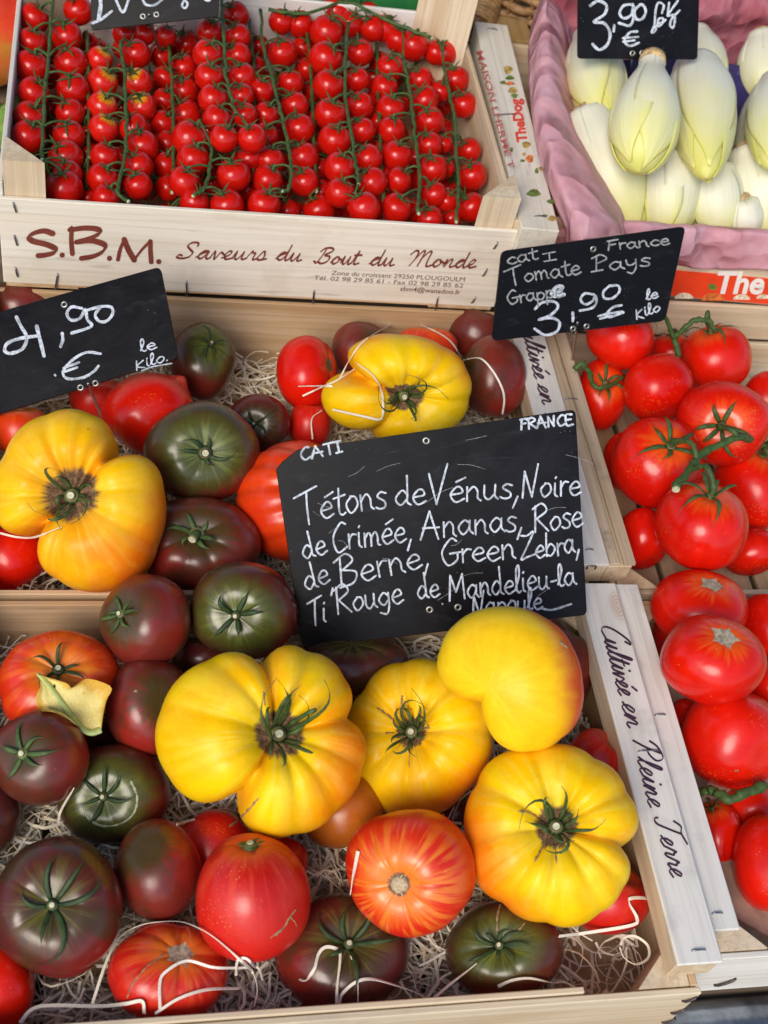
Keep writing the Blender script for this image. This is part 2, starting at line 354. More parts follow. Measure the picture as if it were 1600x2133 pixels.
kk('i', .58, [(0, .15), (.28, 1), (.22, .2), (.36, 0), (.60, .17)], [(.3, 1.5), (.33, 1.58)])
kk('l', .6, [(0, .15), (.36, 1.1), (.48, 2.0), (.3, 1.9), (.18, .5), (.3, 0), (.62, .17)])
kk('n', .92, [(0, .15), (.18, .95), (.2, .6), (.16, 0)], [(.18, .2), (.45, .95), (.6, .85), (.58, .2), (.7, 0), (.94, .17)])
kk('o', .9, [(0, .15), (.42, 1), (.1, .5), (.3, 0), (.65, .4), (.5, .98), (.6, .75), (.92, .5)])
kk('r', .72, [(0, .15), (.25, 1.1), (.33, .85), (.52, .82), (.48, .2), (.56, 0), (.74, .17)])
kk('s', .68, [(0, .15), (.35, 1.1), (.5, .4), (.3, 0), (.08, .12)], [(.3, 0), (.7, .17)])
kk('t', .65, [(0, .15), (.32, 1.75), (.22, .3), (.38, 0), (.67, .17)], [(.05, 1.15), (.62, 1.2)])
kk('u', .98, [(0, .15), (.18, 1), (.18, .2), (.36, 0), (.6, .6), (.68, 1), (.66, .2), (.78, 0), (1.0, .17)])
kk('v', .85, [(0, .15), (.18, 1), (.30, .1), (.38, .05), (.62, .85), (.87, .6)])
kk('C', 1.3, [(1.1, 1.9), (1.25, 2.35), (.85, 2.2), (.25, 1.2), (.15, .4), (.55, 0), (1.3, .2)])
kk('P', 1.25, [(.5, 2.2), (.35, 1.0), (.1, 0)], [(-.2, 1.5), (.1, 2.1), (.8, 2.35), (1.15, 1.7), (.8, 1.15), (.35, 1.1)])
kk('T', 1.2, [(-.1, 1.7), (.2, 2.2), (.7, 2.05), (1.4, 2.3)], [(.75, 2.05), (.55, .9), (.35, .1), (.0, .05), (-.1, .35)])
kk('S', 1.15, [(.95, 1.55), (.90, 1.95), (.50, 2.0), (.25, 1.60), (.50, 1.15), (.78, .75), (.65, .2), (.2, -.02), (-.2, .12), (-.1, .42), (.10, .35)])
kk('B', 1.4, [(.55, 1.9), (.4, 1.0), (.15, .1), (-.1, .25)], [(.1, 1.5), (.4, 1.95), (1.0, 2.0), (1.15, 1.6), (.6, 1.1), (1.1, .9), (1.05, .3), (.6, 0), (.25, .2)])
kk('M', 1.9, [(-.1, 1.4), (.2, 1.9), (.45, 1.7), (.4, .9), (.15, .0)], [(.42, .9), (.75, 1.8), (.95, 1.8), (.9, .9), (.8, .0)], [(.85, .8), (1.25, 1.75), (1.5, 1.75), (1.45, .6), (1.55, 0), (1.92, .17)])
K[' '] = (.55, ())

class Ink:
    """ribbons drawn in photo pixels and laid on a plane"""
    def __init__(s, P0, n, lift=.0004):
        s.P0 = np.asarray(P0, float); s.n = unit(n); s.lift = lift; s.V = []; s.F = []; s.k = 0; s.c = 0
    def P(s, q, h): return on_plane(q[0], q[1], s.P0, s.n) + s.n * h
    def stroke(s, pts, w, smooth=True, nib=None, rnd=None):
        p = catmull(pts, 6) if smooth and len(pts) > 2 else catmull(pts[:2] if len(pts) == 2 else pts, 4)
        d = np.gradient(p, axis=0); d /= np.linalg.norm(d, axis=1)[:, None] + 1e-9
        nn = np.stack([-d[:, 1], d[:, 0]], 1)
        ww = np.full(len(p), w / 2.0)
        if nib is not None:
            ww *= .45 + .75 * np.abs(d[:, 0] * math.sin(nib) - d[:, 1] * math.cos(nib))
        else: ww *= 1 + .10 * np.sin(np.arange(len(p)) * .9 + s.c)
        # round caps
        a = np.array([-1., -.7, -.35]); c0 = [(p[0] + d[0] * ww[0] * x, ww[0] * math.sqrt(max(0.02, 1 - x * x))) for x in a]
        c1 = [(p[-1] - d[-1] * ww[-1] * x, ww[-1] * math.sqrt(max(0.02, 1 - x * x))) for x in a[::-1]]
        q = np.array([c[0] for c in c0] + list(p) + [c[0] for c in c1]); wv = np.array([c[1] for c in c0] + list(ww) + [c[1] for c in c1])
        nn = np.vstack([[nn[0]] * 3, nn, [nn[-1]] * 3])
        h0 = s.lift + s.c * 4e-6; s.c += 1; base = s.k
        for i in range(len(q)):
            h = h0 + 3e-5 * i / len(q)
            s.V.append(s.P(q[i] + nn[i] * wv[i], h)); s.V.append(s.P(q[i] - nn[i] * wv[i], h)); s.k += 2
            if i: s.F.append((base + 2 * i - 2, base + 2 * i - 1, base + 2 * i + 1, base + 2 * i))
    def word(s, text, p0, p1, xh, w, font=G, slant=.0, nib=None, jit=.03, fit=True):
        p0, p1 = np.array(p0, float), np.array(p1, float); L = np.linalg.norm(p1 - p0); d = (p1 - p0) / L; up = np.array([d[1], -d[0]])
        tot = sum(font[c][0] for c in text); tot -= .15
        sx = L / tot if fit else xh; x = 0; rr = random.Random(text + str(p0))
        for c in text:
            adv, sts = font[c]; jy = rr.uniform(-jit, jit) * 2; js = 1 + rr.uniform(-jit, jit) * 2
            for st in sts:
                pts = [p0 + d * ((x + a) * sx + b * xh * slant) + up * (b * js + jy) * xh for a, b in st]
                s.stroke(pts, w, nib=nib)
            x += adv
    def blob(s, pts):                       # a filled polygon of flat print
        h = s.lift + s.c * 4e-6; s.c += 1; b = s.k
        for q in pts: s.V.append(s.P(q, h)); s.k += 1
        s.F.append(tuple(range(b, s.k)))
    def dot(s, c, r): s.blob([(c[0] + r * math.cos(t), c[1] + r * math.sin(t)) for t in np.linspace(0, 2 * math.pi, 12, endpoint=False)])
    def type(s, text, p0, p1, xs=1.0, shear=0.0, hscale=None, bold=0.0):   # built-in typeface, fitted between two points
        cu = bpy.data.curves.new('type', 'FONT'); cu.body = text; cu.shear = shear; cu.offset = bold; cu.resolution_u = 3
        ob = bpy.data.objects.new('type', cu); me = ob.to_mesh()
        V = np.array([v.co[:2] for v in me.vertices]); Fc = [tuple(p.vertices) for p in me.polygons]; ob.to_mesh_clear()
        bpy.data.objects.remove(ob); bpy.data.curves.remove(cu)
        p0, p1 = np.array(p0, float), np.array(p1, float); L = np.linalg.norm(p1 - p0); d = (p1 - p0) / L; up = np.array([d[1], -d[0]])
        V[:, 0] -= V[:, 0].min(); k = L / V[:, 0].max(); ky = k if hscale is None else hscale; h = s.lift + s.c * 4e-6; s.c += 1; b = s.k
        for x, y in V: s.V.append(s.P(p0 + d * x * k + up * y * ky, h)); s.k += 1
        s.F += [tuple(i + b for i in f) for f in Fc]
    def build(s, name, mat, parent):
        o = mesh_obj(name, s.V, s.F, mat, None, False)
        if parent is not None:
            attach(o, parent)
        return o

# ------------------------------------------------------------------ boxes, prisms
def box_geo(lo, hi, bev=.0007):
    lo, hi = np.asarray(lo, float), np.asarray(hi, float); b = min(bev, .3 * (hi - lo).min())
    V = []; idx = {}
    for ax in range(3):                      # three rings of inset corners: a chamfered box
        for sx in (0, 1):
            for sy in (0, 1):
                for sz in (0, 1):
                    s_ = (sx, sy, sz); p = []
                    for k in range(3):
                        e = (lo, hi)[s_[k]][k]
                        p.append(e if k == ax else (e + b if s_[k] == 0 else e - b))
                    idx[(ax,) + s_] = len(V); V.append(p)
    Fc = []
    for ax in range(3):
        o1, o2 = [k for k in range(3) if k != ax]
        for sd_ in (0, 1):
            q = []
            for a, c in ((0, 0), (1, 0), (1, 1), (0, 1)):
                s_ = [0, 0, 0]; s_[ax] = sd_; s_[o1] = a; s_[o2] = c; q.append(idx[(ax,) + tuple(s_)])
            Fc.append(tuple(q))
    for ax in range(3):                      # edge chamfers along ax
        o1, o2 = [k for k in range(3) if k != ax]
        for a in (0, 1):
            for c in (0, 1):
                def s_(v):
                    t = [0, 0, 0]; t[ax] = v; t[o1] = a; t[o2] = c; return tuple(t)
                Fc.append((idx[(o1,) + s_(0)], idx[(o1,) + s_(1)], idx[(o2,) + s_(1)], idx[(o2,) + s_(0)]))
    for sx in (0, 1):
        for sy in (0, 1):
            for sz in (0, 1): Fc.append(tuple(idx[(a, sx, sy, sz)] for a in range(3)))
    # consistent outward faces
    V = np.array(V); c = (lo + hi) / 2; out = []
    for f in Fc:
        p = V[list(f)]; n = np.cross(p[1] - p[0], p[2] - p[0]); out.append(f if n @ (p.mean(0) - c) > 0 else f[::-1])
    return V, out
def box(name, lo, hi, mat, parent=None, bev=.0007, local=False, warp=0.0):
    V, Fc = box_geo(lo, hi, bev)
    o = mesh_obj(name, V, Fc, mat, None, False)
    if parent is not None:
        if local: o.parent = parent
        else: attach(o, parent)
    return o
def prism(name, poly, z0, z1, mat, parent, local=False, top=None):
    n = len(poly); V = [(x, y, z0) for x, y in poly] + [(x, y, z1 if top is None else top[i]) for i, (x, y) in enumerate(poly)]
    Fc = [tuple(range(n))[::-1], tuple(range(n, 2 * n))] + [(i, (i + 1) % n, n + (i + 1) % n, n + i) for i in range(n)]
    o = mesh_obj(name, V, Fc, mat, None, False)
    if local: o.parent = parent
    else: attach(o, parent)
    return o
def staple(a, b, parent, mat=STEEL, up=(0, 0, 1), r=.0006, local=False):
    a, b, up = np.array(a, float), np.array(b, float), np.array(up, float)
    pts = [a - up * .003, a + up * .0006, a * .85 + b * .15 + up * .0012, (a + b) / 2 + up * .0014, a * .15 + b * .85 + up * .0012, b + up * .0006, b - up * .003]
    V, Fc, A = tube_geo(pts, r, 6)
    o = mesh_obj('staple', V, Fc, mat, None)
    if local: o.parent = parent
    else: attach(o, parent)
    return o

# ------------------------------------------------------------------ setting
TABLE = wood('table_boards', 0, (.20, .15, .10), (.13, .09, .06), (.05, .04, .03), .5)
box('table_top', (-1.2, -.270, -.03), (1.3, 1.1, -.001), TABLE)['kind'] = 'structure'
box('display_step', (-1.2, .352, .0), (1.3, 1.1, .098), TABLE)['kind'] = 'structure'
gp = plain('asphalt_ground', (.10, .095, .09), .9, .2, 4)
mesh_obj('ground', [(-60, -60, -.85), (60, -60, -.85), (60, 60, -.85), (-60, 60, -.85)], [(0, 1, 2, 3)], gp)['kind'] = 'structure'

aw = empty('awning', (0, .9, 1.75)); tag(aw, 'unseen beige cloth awning added above the crates to block overhead sky', 'awning')  # out of view; cloth and posts added to cut off sky light from above
AWM = plain('awning_cloth', (.42, .36, .28), .8, .08, 6)
V_ = [(x, y, z) for x, y, z in ((-2.2, -.05, 1.72), (2.2, -.05, 1.72), (2.2, 2.4, 2.05), (-2.2, 2.4, 2.05))]
attach(mesh_obj('cloth', V_ + [(x, y, z + .004) for x, y, z in V_], [(0, 1, 2, 3), (7, 6, 5, 4), (0, 4, 5, 1), (1, 5, 6, 2), (2, 6, 7, 3), (3, 7, 4, 0)], AWM, None, False), aw)
for x_ in (-2.15, 2.15):
    for y_, z_ in ((.0, 1.72), (2.35, 2.04)):
        mb_ = MB(); mb_.add(*tube_geo([(x_, y_, -.85), (x_, y_, z_)], .02, 10)); attach(mb_.build('post', plain('awning_post', (.25, .25, .26), .4, .1, 40, .8)), aw)
RAILM = plain('worn_blue_steel', (.26, .29, .34), .30, .5, 25, .85, .5, .4, 120)
rl = empty('stall_rail', (0, -.30, -.02)); tag(rl, 'dark worn steel double rail under the front of the crates', 'rail')
m = MB(); m.add(*tube_geo([(x, -.292, -.022 + .0006 * math.sin(x * 9)) for x in np.linspace(-1.2, 1.3, 40)], .020, 20)); attach(m.build('upper_pipe', RAILM), rl)
m = MB(); m.add(*tube_geo([(x, -.325, -.052) for x in np.linspace(-1.2, 1.3, 20)], .008, 16)); attach(m.build('lower_pipe', plain('bright_rail_steel', (.30, .33, .37), .3, .2, 60, .9)), rl)
m = MB()
for x in (-1.1, 1.25): m.add(*tube_geo([(x, -.292, -.03), (x, -.292, -.85)], .016, 12))
attach(m.build('leg', RAILM), rl)

# ------------------------------------------------------------------ wooden crates
def floor_slats(par, x0, x1, y0, y1, z, n, mats, gap=.006, th=.005):
    w = (x1 - x0 + gap) / n
    for i in range(n): box('floor_slat', (x0 + i * w, y0, z), (x0 + (i + 1) * w - gap, y1, z + th), mats[1], par)
def tri_post(par, x, y, sx, sy, z0, z1, s=.03, mat=None, name='corner_post'):
    p = [(x, y), (x + sx * s, y), (x, y + sy * s)]
    if sx * sy < 0: p = p[::-1]
    return prism(name, p, z0, z1, mat or W_PALE[2], par)

def bar_crate(name, label, x0, x1, y0, y1, zt, zp, bw, strip_mat, post_s=.035, group=None, panel=W_PALE, front_y=None, twin=False, back_planks=None, back_z=None, left_bar=True, right_bar=True):
    """low market tray: thin front and back boards, raised flat bars along both ends"""
    c = empty(name, ((x0 + x1) / 2, (y0 + y1) / 2, 0)); tag(c, label, 'crate', group)
    fy = y0 if front_y is None else front_y
    floor_slats(c, x0 + .008, x1 - .008, fy + .006, y1 - .006, .003, 6, W_WARM)
    box('front_panel', (x0 + .006, fy, .001), (x1 - .008, fy + .0045, zp), panel[0], c)
    if back_planks:
        for z0_, z1_ in back_planks: box('back_plank', (x0 + .006, y1 - .0045, z0_), (x1 - .006, y1, z1_), W_PALE[0], c)
    else: box('back_panel', (x0 + .006, y1 - .0045, .001), (x1 - .008, y1, back_z or zp), W_WARM[0], c)
    for sgn, xe, on in ((1, x0, left_bar), (-1, x1, right_bar)):
        box('side_panel', (xe + sgn * .012 - .0025, fy + .0052, .001), (xe + sgn * .012 + .0025, y1 - .0052, zt - .0245), W_WARM[1], c)
        xi = xe + sgn * .0155
        tri_post(c, xi, fy + .0055, sgn, 1, .009, zt - .0245, post_s)
        tri_post(c, xi, y1 - .0055, sgn, -1, .009, zt - .0245, post_s)
        if on:
            a, b = sorted((xe, xe + sgn * bw))
            box('side_bar', (a + .0008, y0 + .012, zt - .024), (b - .0008, y1 - .002, zt - .0032), W_PALE[1], c)
            if twin and sgn > 0:
                k = (b - a)
                box('top_strip', (a, y0 + .012, zt - .003), (a + k * .48, y1 - .002, zt), strip_mat[1], c)
                prism('top_strip', [(a + k * .62, y0 + .0125), (b + .001, y0 + .0125), (b, y1 - .002), (a + k * .50, y1 - .002)], zt - .003, zt, strip_mat[1], c)
            else: box('top_strip', (a, y0 + .0112, zt - .003), (b, y1 - .0012, zt), strip_mat[1], c)
    return c
A1 = bar_crate('wooden_crate', 'pale wooden crate of heirloom tomatoes, its whole bar lettering Cultivée en Pleine Terre visible', -.49, .0255, -.2945, .0130, .100, .075, .031, W_WHITE, group='slatted wooden tomato crates', panel=W_PALE)
A2 = bar_crate('wooden_crate', 'wooden crate of heirloom tomatoes between the printed cherry tomato box and another heirloom crate', -.49, .0255, .0180, .322, .100, .075, .031, W_WHITE, group='slatted wooden tomato crates', panel=W_WARM, back_z=.0955)
B1 = bar_crate('wooden_crate', 'whitewashed crate of loose stemless red tomatoes resting above the steel rail', .0262, .56, -.2720, .0170, .093, .068, .0215, W_WHITE, group='slatted wooden tomato crates', panel=W_WHITE)
B2 = bar_crate('wooden_crate', 'weathered wooden crate with a split side bar holding red vine tomatoes', .0262, .56, .0210, .346, .096, .072, .0225, W_OLD, group='slatted wooden tomato crates', panel=W_OLD, twin=True, back_planks=((.001, .052), (.058, .100)))
# second inner veneer along the front of the near crate, ends before the corner
box('inner_strip', (-.482, -.2892, .002), (-.062, -.2852, .0765), W_PALE[0], A1)
for p in ((1436, 2080), (1412, 2105), (1393, 2125)):
    q = on_plane(*p, np.array([0, -.2947, 0]), np.array([0, -1., 0])); staple(q + np.array([-.0035, 0, -.003]), q + np.array([.0035, 0, .003]), A1, DARKSTEEL, (0, -1, 0), .0009)
def top_staple(px, py, par, z, dx=.007, mat=STEEL):
    q = at(px, py, z); staple(q - np.array([dx / 2, 0, 0]), q + np.array([dx / 2, 0, 0]), par, mat)
top_staple(1455, 1980, A1, .100, .009); top_staple(1352, 1565, A1, .100, .016); top_staple(1233, 1181, A1, .100, .007); top_staple(1228, 1146, A2, .100, .006); top_staple(1190, 832, B2, .096, .010)
top_staple(1494, 1903, B1, .093, .007); top_staple(1375, 1490, B1, .093, .008); top_staple(1277, 1167, B1, .093, .006)
q = on_plane(1512, 2044, np.array([0, -.2723, 0]), np.array([0, -1., 0])); staple(q + np.array([-.006, 0, -.006]), q + np.array([.005, 0, .005]), B1, DARKSTEEL, (0, -1, 0), .001)
# printed italic line along the side bars
kp = at(1288, 1262, .1)
t = NT('knotty_whitewashed_poplar'); oc_ = t.coord((1, 1, 1), False); sb = t.n('ShaderNodeVectorMath', operation='SUBTRACT'); t.l(oc_, sb.inputs[0]); sb.inputs[1].default_value = tuple(kp)
ml_ = t.n('ShaderNodeVectorMath', operation='MULTIPLY'); t.l(sb.outputs[0], ml_.inputs[0]); ml_.inputs[1].default_value = (1.5, .75, 1); ln_ = t.n('ShaderNodeVectorMath', operation='LENGTH'); t.l(ml_.outputs[0], ln_.inputs[0])
dd_ = t.math('ADD', ln_.outputs['Value'], t.math('MULTIPLY', t.noise(oc_, 90, 3), .004)); rg = t.math('SINE', t.math('MULTIPLY', dd_, 2600.))
g_ = t.noise(t.coord((260, 7, 260)), 1.0, 5, .6, .4); c_ = t.mix(t.ss(t.noise(t.coord((45, 2.5, 45)), 1.0, 3), .35, .68), (.80, .775, .71), (.70, .66, .585)); c_ = t.mix(t.ss(g_, .45, .75, 0, .5), c_, (.50, .46, .40))
kc = t.mix(t.ss(rg, -.6, .8), (.50, .36, .27), (.66, .53, .43)); c_ = t.mix(t.ss(dd_, .007, .016, .8, 0), c_, kc); c_ = t.mix(t.ss(t.noise(oc_, 30, 4), .56, .72, 0, .4), c_, (.42, .41, .38))
t.l(c_, t.b.inputs['Base Color']); t.set(Roughness=.65, Specular_IOR_Level=.3); t.bump(g_, .35, .0006); KNOT = t.m
for ch in A1.children:
    if ch.name.startswith('top_strip') and ch.data.vertices[0].co.x > -.1: ch.data.materials[0] = KNOT
ik = Ink((0, 0, .100), (0, 0, 1), .0003)
for wd, p0, p1 in (('Cultivée', (1250, 1300), (1288, 1444)), ('en', (1293, 1462), (1306, 1510)), ('Pleine', (1318, 1540), (1350, 1676)), ('Terre', (1362, 1705), (1397, 1822))):
    ik.word(wd, p0, p1, 22, 3.5, K, .55, 2.0, .01)
ik.build('lettering', INK_PLUM, A1)
ik = Ink((0, 0, .100), (0, 0, 1), .0003)
for wd, p0, p1 in (('Cultivée', (1080, 662), (1113, 785)), ('en', (1118, 800), (1129, 838)), ('Pleine', (1135, 860), (1168, 980))): ik.word(wd, p0, p1, 18, 3.2, K, .55, 2.0, .01)
ik.build('lettering', INK_PLUM, A2)

# ------------------------------------------------------------------ printed cherry tomato box
SX0, SX1, SY0, SY1, SZ0, SZ1 = -.4525, -.0175, .321, .640, .0985, .190
S = empty('cherry_tomato_box', ((SX0 + SX1) / 2, .48, SZ0)); tag(S, 'cream wooden box with brown S.B.M. print filled with cherry tomato trusses', 'crate')
box('front_panel', (SX0, SY0, SZ0 + .003), (SX1, SY0 + .004, SZ1), W_CREAM[0], S)
box('back_panel', (SX0, SY1 - .004, SZ0 + .003), (SX1, SY1, .206), W_WHITE[0], S)
box('side_panel', (SX0 + .0005, SY0 + .0045, SZ0 + .003), (SX0 + .0045, SY1 - .0045, SZ1 + .012), W_WHITE[1], S)
box('side_panel', (SX1 - .0045, SY0 + .0045, SZ0 + .003), (SX1 - .0005, SY1 - .0045, SZ1 + .008), W_PALE[1], S)
box('base_board', (SX0 + .005, SY0 + .0045, SZ0 + .003), (SX1 - .005, SY1 - .0045, SZ0 + .007), W_WARM[0], S)
for x in (SX0 + .002, SX1 - .062): box('base_runner', (x, SY0 + .001, SZ0 - .002), (x + .06, SY1 - .002, SZ0 + .0025), W_WARM[1], S)
box('base_lath', (SX0 + .02, SY0 + .0005, SZ0 + .0005), (SX1 - .06, SY0 + .02, SZ0 + .0028), W_WARM[0], S)
tri_post(S, SX0 + .0052, SY0 + .0048, 1, 1, SZ0 + .008, .223, .032, W_PALE[2]); tri_post(S, SX1 - .0052, SY0 + .0048, -1, 1, SZ0 + .008, .221, .034, W_PALE[2])
tri_post(S, SX0 + .0052, SY1 - .0048, 1, -1, SZ0 + .008, .25, .036, W_PALE[2]); tri_post(S, SX1 - .0052, SY1 - .0048, -1, -1, SZ0 + .008, .262, .046, W_PALE[2])
FP = np.array([0, SY0, 0]); FN = np.array([0, -1., 0])
ik = Ink(FP, FN)
def zz(pts, o, k): return [(o[0] + x / k, o[1] + y / k) for x, y in pts]
o4, k4 = (0, 380), 2.667
for st in ([(292, 282), (245, 268), (190, 280), (160, 302), (185, 325), (255, 342), (305, 365), (300, 388), (250, 402), (212, 405)],
           [(398, 252), (396, 320), (402, 395)], [(388, 262), (470, 252), (540, 258), (552, 280), (500, 308), (425, 330)], [(425, 330), (510, 322), (580, 345), (572, 380), (520, 408), (452, 420)],
           [(655, 428), (668, 370), (690, 315)], [(690, 315), (712, 370), (745, 428)], [(745, 428), (790, 370), (835, 325)], [(835, 325), (836, 380), (840, 440)]):
    ik.stroke(zz(st, o4, k4), 10.5, nib=2.2)
for c in ((345, 402), (608, 420), (882, 438)): ik.dot((c[0] / k4, 380 + c[1] / k4), 5.5)
for wd, p0, p1 in (('Saveurs', (373, 537), (548, 541)), ('du', (573, 541), (622, 543)), ('Bout', (655, 548), (742, 550)), ('du', (768, 551), (815, 553)), ('Monde', (848, 553), (985, 557))):
    ik.word(wd, p0, p1, 16.5, 4.3, K, .40, 2.3, .01)
ik.build('lettering', INK_BROWN, S)
ik = Ink(FP, FN)
ik.type('Zone du croissant 29250 PLOUGOULM', (690, 572), (969, 586), hscale=13, shear=.15); ik.type('Tél. 02 98 29 85 61 - Fax 02 98 29 85 62', (655, 582), (964, 599), hscale=13, shear=.15)
ik.type('sbm4@wanadoo.fr', (833, 605), (959, 613), hscale=13, shear=.15, bold=.01); ik.build('lettering', INK_GREY, S)
def front_staple(a, b, par, mat=STEEL, r=.0008, P=FP):
    qa, qb = on_plane(*a, P, FN), on_plane(*b, P, FN); staple(qa, qb, par, mat, (0, -1, 0), r)
for a, b in (((28, 422), (34, 441)), ((30, 490), (36, 510)), ((32, 557), (37, 575)), ((120, 570), (115, 600)), ((388, 585), (389, 616)), ((654, 604), (651, 634)), ((912, 618), (905, 650)), ((1036, 504), (1028, 517)), ((1014, 560), (1005, 574)), ((990, 618), (982, 630))):
    front_staple(a, b, S)

# ------------------------------------------------------------------ tomatoes
class Shape:
    """lobed fruit: surface(u from stem, theta) in local axes"""
    def __init__(s, asp=.78, creases=(), ribs=0, rib_d=.05, rib_w=14, dimple=.22, dw=.30, bottom=.05, low=.03, seed=0, tip=0.0, crease_bottom=.25, egg=0.0, lobes=None):
        rr = random.Random(seed); s.asp, s.dimple, s.dw, s.bottom, s.tip, s.cb, s.egg = asp, dimple, dw, bottom, tip, crease_bottom, egg
        cs = [(math.radians(a), d, math.radians(w)) for a, d, w in creases]
        for i in range(ribs):
            cs.append((2 * math.pi * (i + rr.uniform(-.3, .3)) / ribs + rr.random() * .2, rib_d * rr.uniform(.4, 1.4), math.radians(rib_w) * rr.uniform(.7, 1.3)))
        s.cs = cs; s.lobes = [(math.radians(a), d, math.radians(w)) for a, d, w in (lobes or ())]
        s.low = [(k, low * rr.uniform(.3, 1) / (k - 1) ** .5, rr.uniform(0, 6.28)) for k in (2, 3, 4, 5)]
    def c(s, th, u):
        t = np.zeros_like(th); eq = np.clip((u - .45) / 1.0, 0, 1); eq = eq * eq * (3 - 2 * eq)
        for a, d, w in s.cs:
            dl = np.abs((th - a + np.pi) % (2 * np.pi) - np.pi); keep = .42 if d < .2 else .80 if d < .45 else .95
            t = t + d * (1 - eq * (1 - keep)) * np.exp(-(np.sqrt(dl ** 2 + .03 ** 2) - .03) / (w * (1 + .5 * eq)))
        return t
    def __call__(s, u, th):
        u, th = np.broadcast_arrays(np.asarray(u, float), np.asarray(th, float))
        c = s.c(th, u); low = 1 + sum(a * np.cos(k * th + p) for k, a, p in s.low)
        for a, d, w in s.lobes:
            dl = (th - a + np.pi) % (2 * np.pi) - np.pi; low = low + d * np.exp(-(dl / w) ** 2)
        su = np.sin(u).clip(0, 1); wu = np.sqrt(su) * np.where(u < 1.7, 1, s.cb + (1 - s.cb) * np.clip((np.pi - u) / (np.pi - 1.7), 0, 1))
        r = su ** .86 * (low * np.minimum(1, .55 + su) + (1 - np.minimum(1, .55 + su)) - c * wu)
        r = r * (1 + s.egg * np.cos(u))
        cz = np.sign(np.cos(u)) * np.abs(np.cos(u)) ** .88
        z = s.asp * cz * (1 - .45 * c * wu)
        rb = su
        z = z - np.where(u < np.pi / 2, s.dimple * np.exp(-(rb / s.dw) ** 2) * (1), -s.bottom * np.exp(-(rb / .25) ** 2))
        z = z - np.where(u < np.pi / 2, .75 * c * np.exp(-(rb / .55) ** 2) * np.minimum(1, rb * 3), 0)
        if s.tip: z = z - np.where(u > np.pi / 2, s.tip * np.exp(-(rb / .22) ** 1.5), 0)
        return np.stack([r * np.cos(th), r * np.sin(th), z], -1), c * wu

class Fruit:
    def __init__(s, shape, center, w, h, axis, nu=52, nth=104, blush=None):
        """w, h: extents across the line of sight in metres; axis: unit vector of the stem end"""
        s.shape = shape; v = unit(center - CAM); right = unit(np.cross(v, IU)); up = np.cross(right, v); s.v, s.right, s.up = v, right, up
        n = unit(axis); ex = right - n * (right @ n)
        if np.linalg.norm(ex) < .2: ex = up - n * (up @ n)
        ex = unit(ex); ey = np.cross(n, ex); s.A = np.stack([ex, ey, n], 1); s.n = n
        u = np.linspace(0, np.pi, nu + 1)[1:-1]; th = np.linspace(0, 2 * np.pi, nth, endpoint=False)
        U, T = np.meshgrid(u, th, indexing='ij'); P, c = shape(U, T)
        top, _ = shape(np.array([0.0]), np.array([0.0])); bot, _ = shape(np.array([np.pi]), np.array([0.0]))
        L = np.vstack([P.reshape(-1, 3), top, bot]); Wd = L @ s.A.T
        ax_, ay_ = Wd @ right, Wd @ up
        kx, ky = w / np.ptp(ax_), h / np.ptp(ay_); kz = .5 * (kx + ky)
        s.B = kx * np.outer(right, right) + ky * np.outer(up, up) + kz * np.outer(v, v)
        s.off = -(.5 * (ax_.max() + ax_.min()) * kx * right + .5 * (ay_.max() + ay_.min()) * ky * up)
        s.center = np.asarray(center, float); s.R = .5 * (w + h) / 2
        V = Wd @ s.B.T + s.off + s.center; s.V = V
        nr = len(u); Fc = []
        i0 = np.arange(nr - 1)[:, None] * nth + np.arange(nth)[None]; i1 = np.arange(nr - 1)[:, None] * nth + (np.arange(nth)[None] + 1) % nth
        s.F = [tuple(x) for x in np.stack([i0, i0 + nth, i1 + nth, i1], -1).reshape(-1, 4).tolist()]
        tp, bt = nr * nth, nr * nth + 1
        s.F += [(tp, k, (k + 1) % nth) for k in range(nth)] + [(bt, (nr - 1) * nth + (k + 1) % nth, (nr - 1) * nth + k) for k in range(nth)]
        tc = np.stack([np.cos(T), np.sin(T), U], -1).reshape(-1, 3); tc = np.vstack([tc, [[0, 0, 0]], [[0, 0, np.pi]]])
        cre = np.append(c.ravel(), [0, 0])
        bl = np.zeros(len(V))
        if blush is not None:
            q = (V - s.center) / s.R; bl = q @ (right * blush[0] + up * blush[1] - v * (blush[2] if len(blush) > 2 else 0))
        s.attrs = {'tc': tc, 'cre': cre, 'blush': bl}
    def S(s, u, th):
        P, _ = s.shape(np.asarray(u, float), np.asarray(th, float)); return (P @ s.A.T) @ s.B.T + s.off + s.center
    def build(s, name, mat):
        base = s.center.copy(); base[2] = s.V[:, 2].min()
        return mesh_obj(name, s.V, s.F, mat, None, True, base, s.attrs)

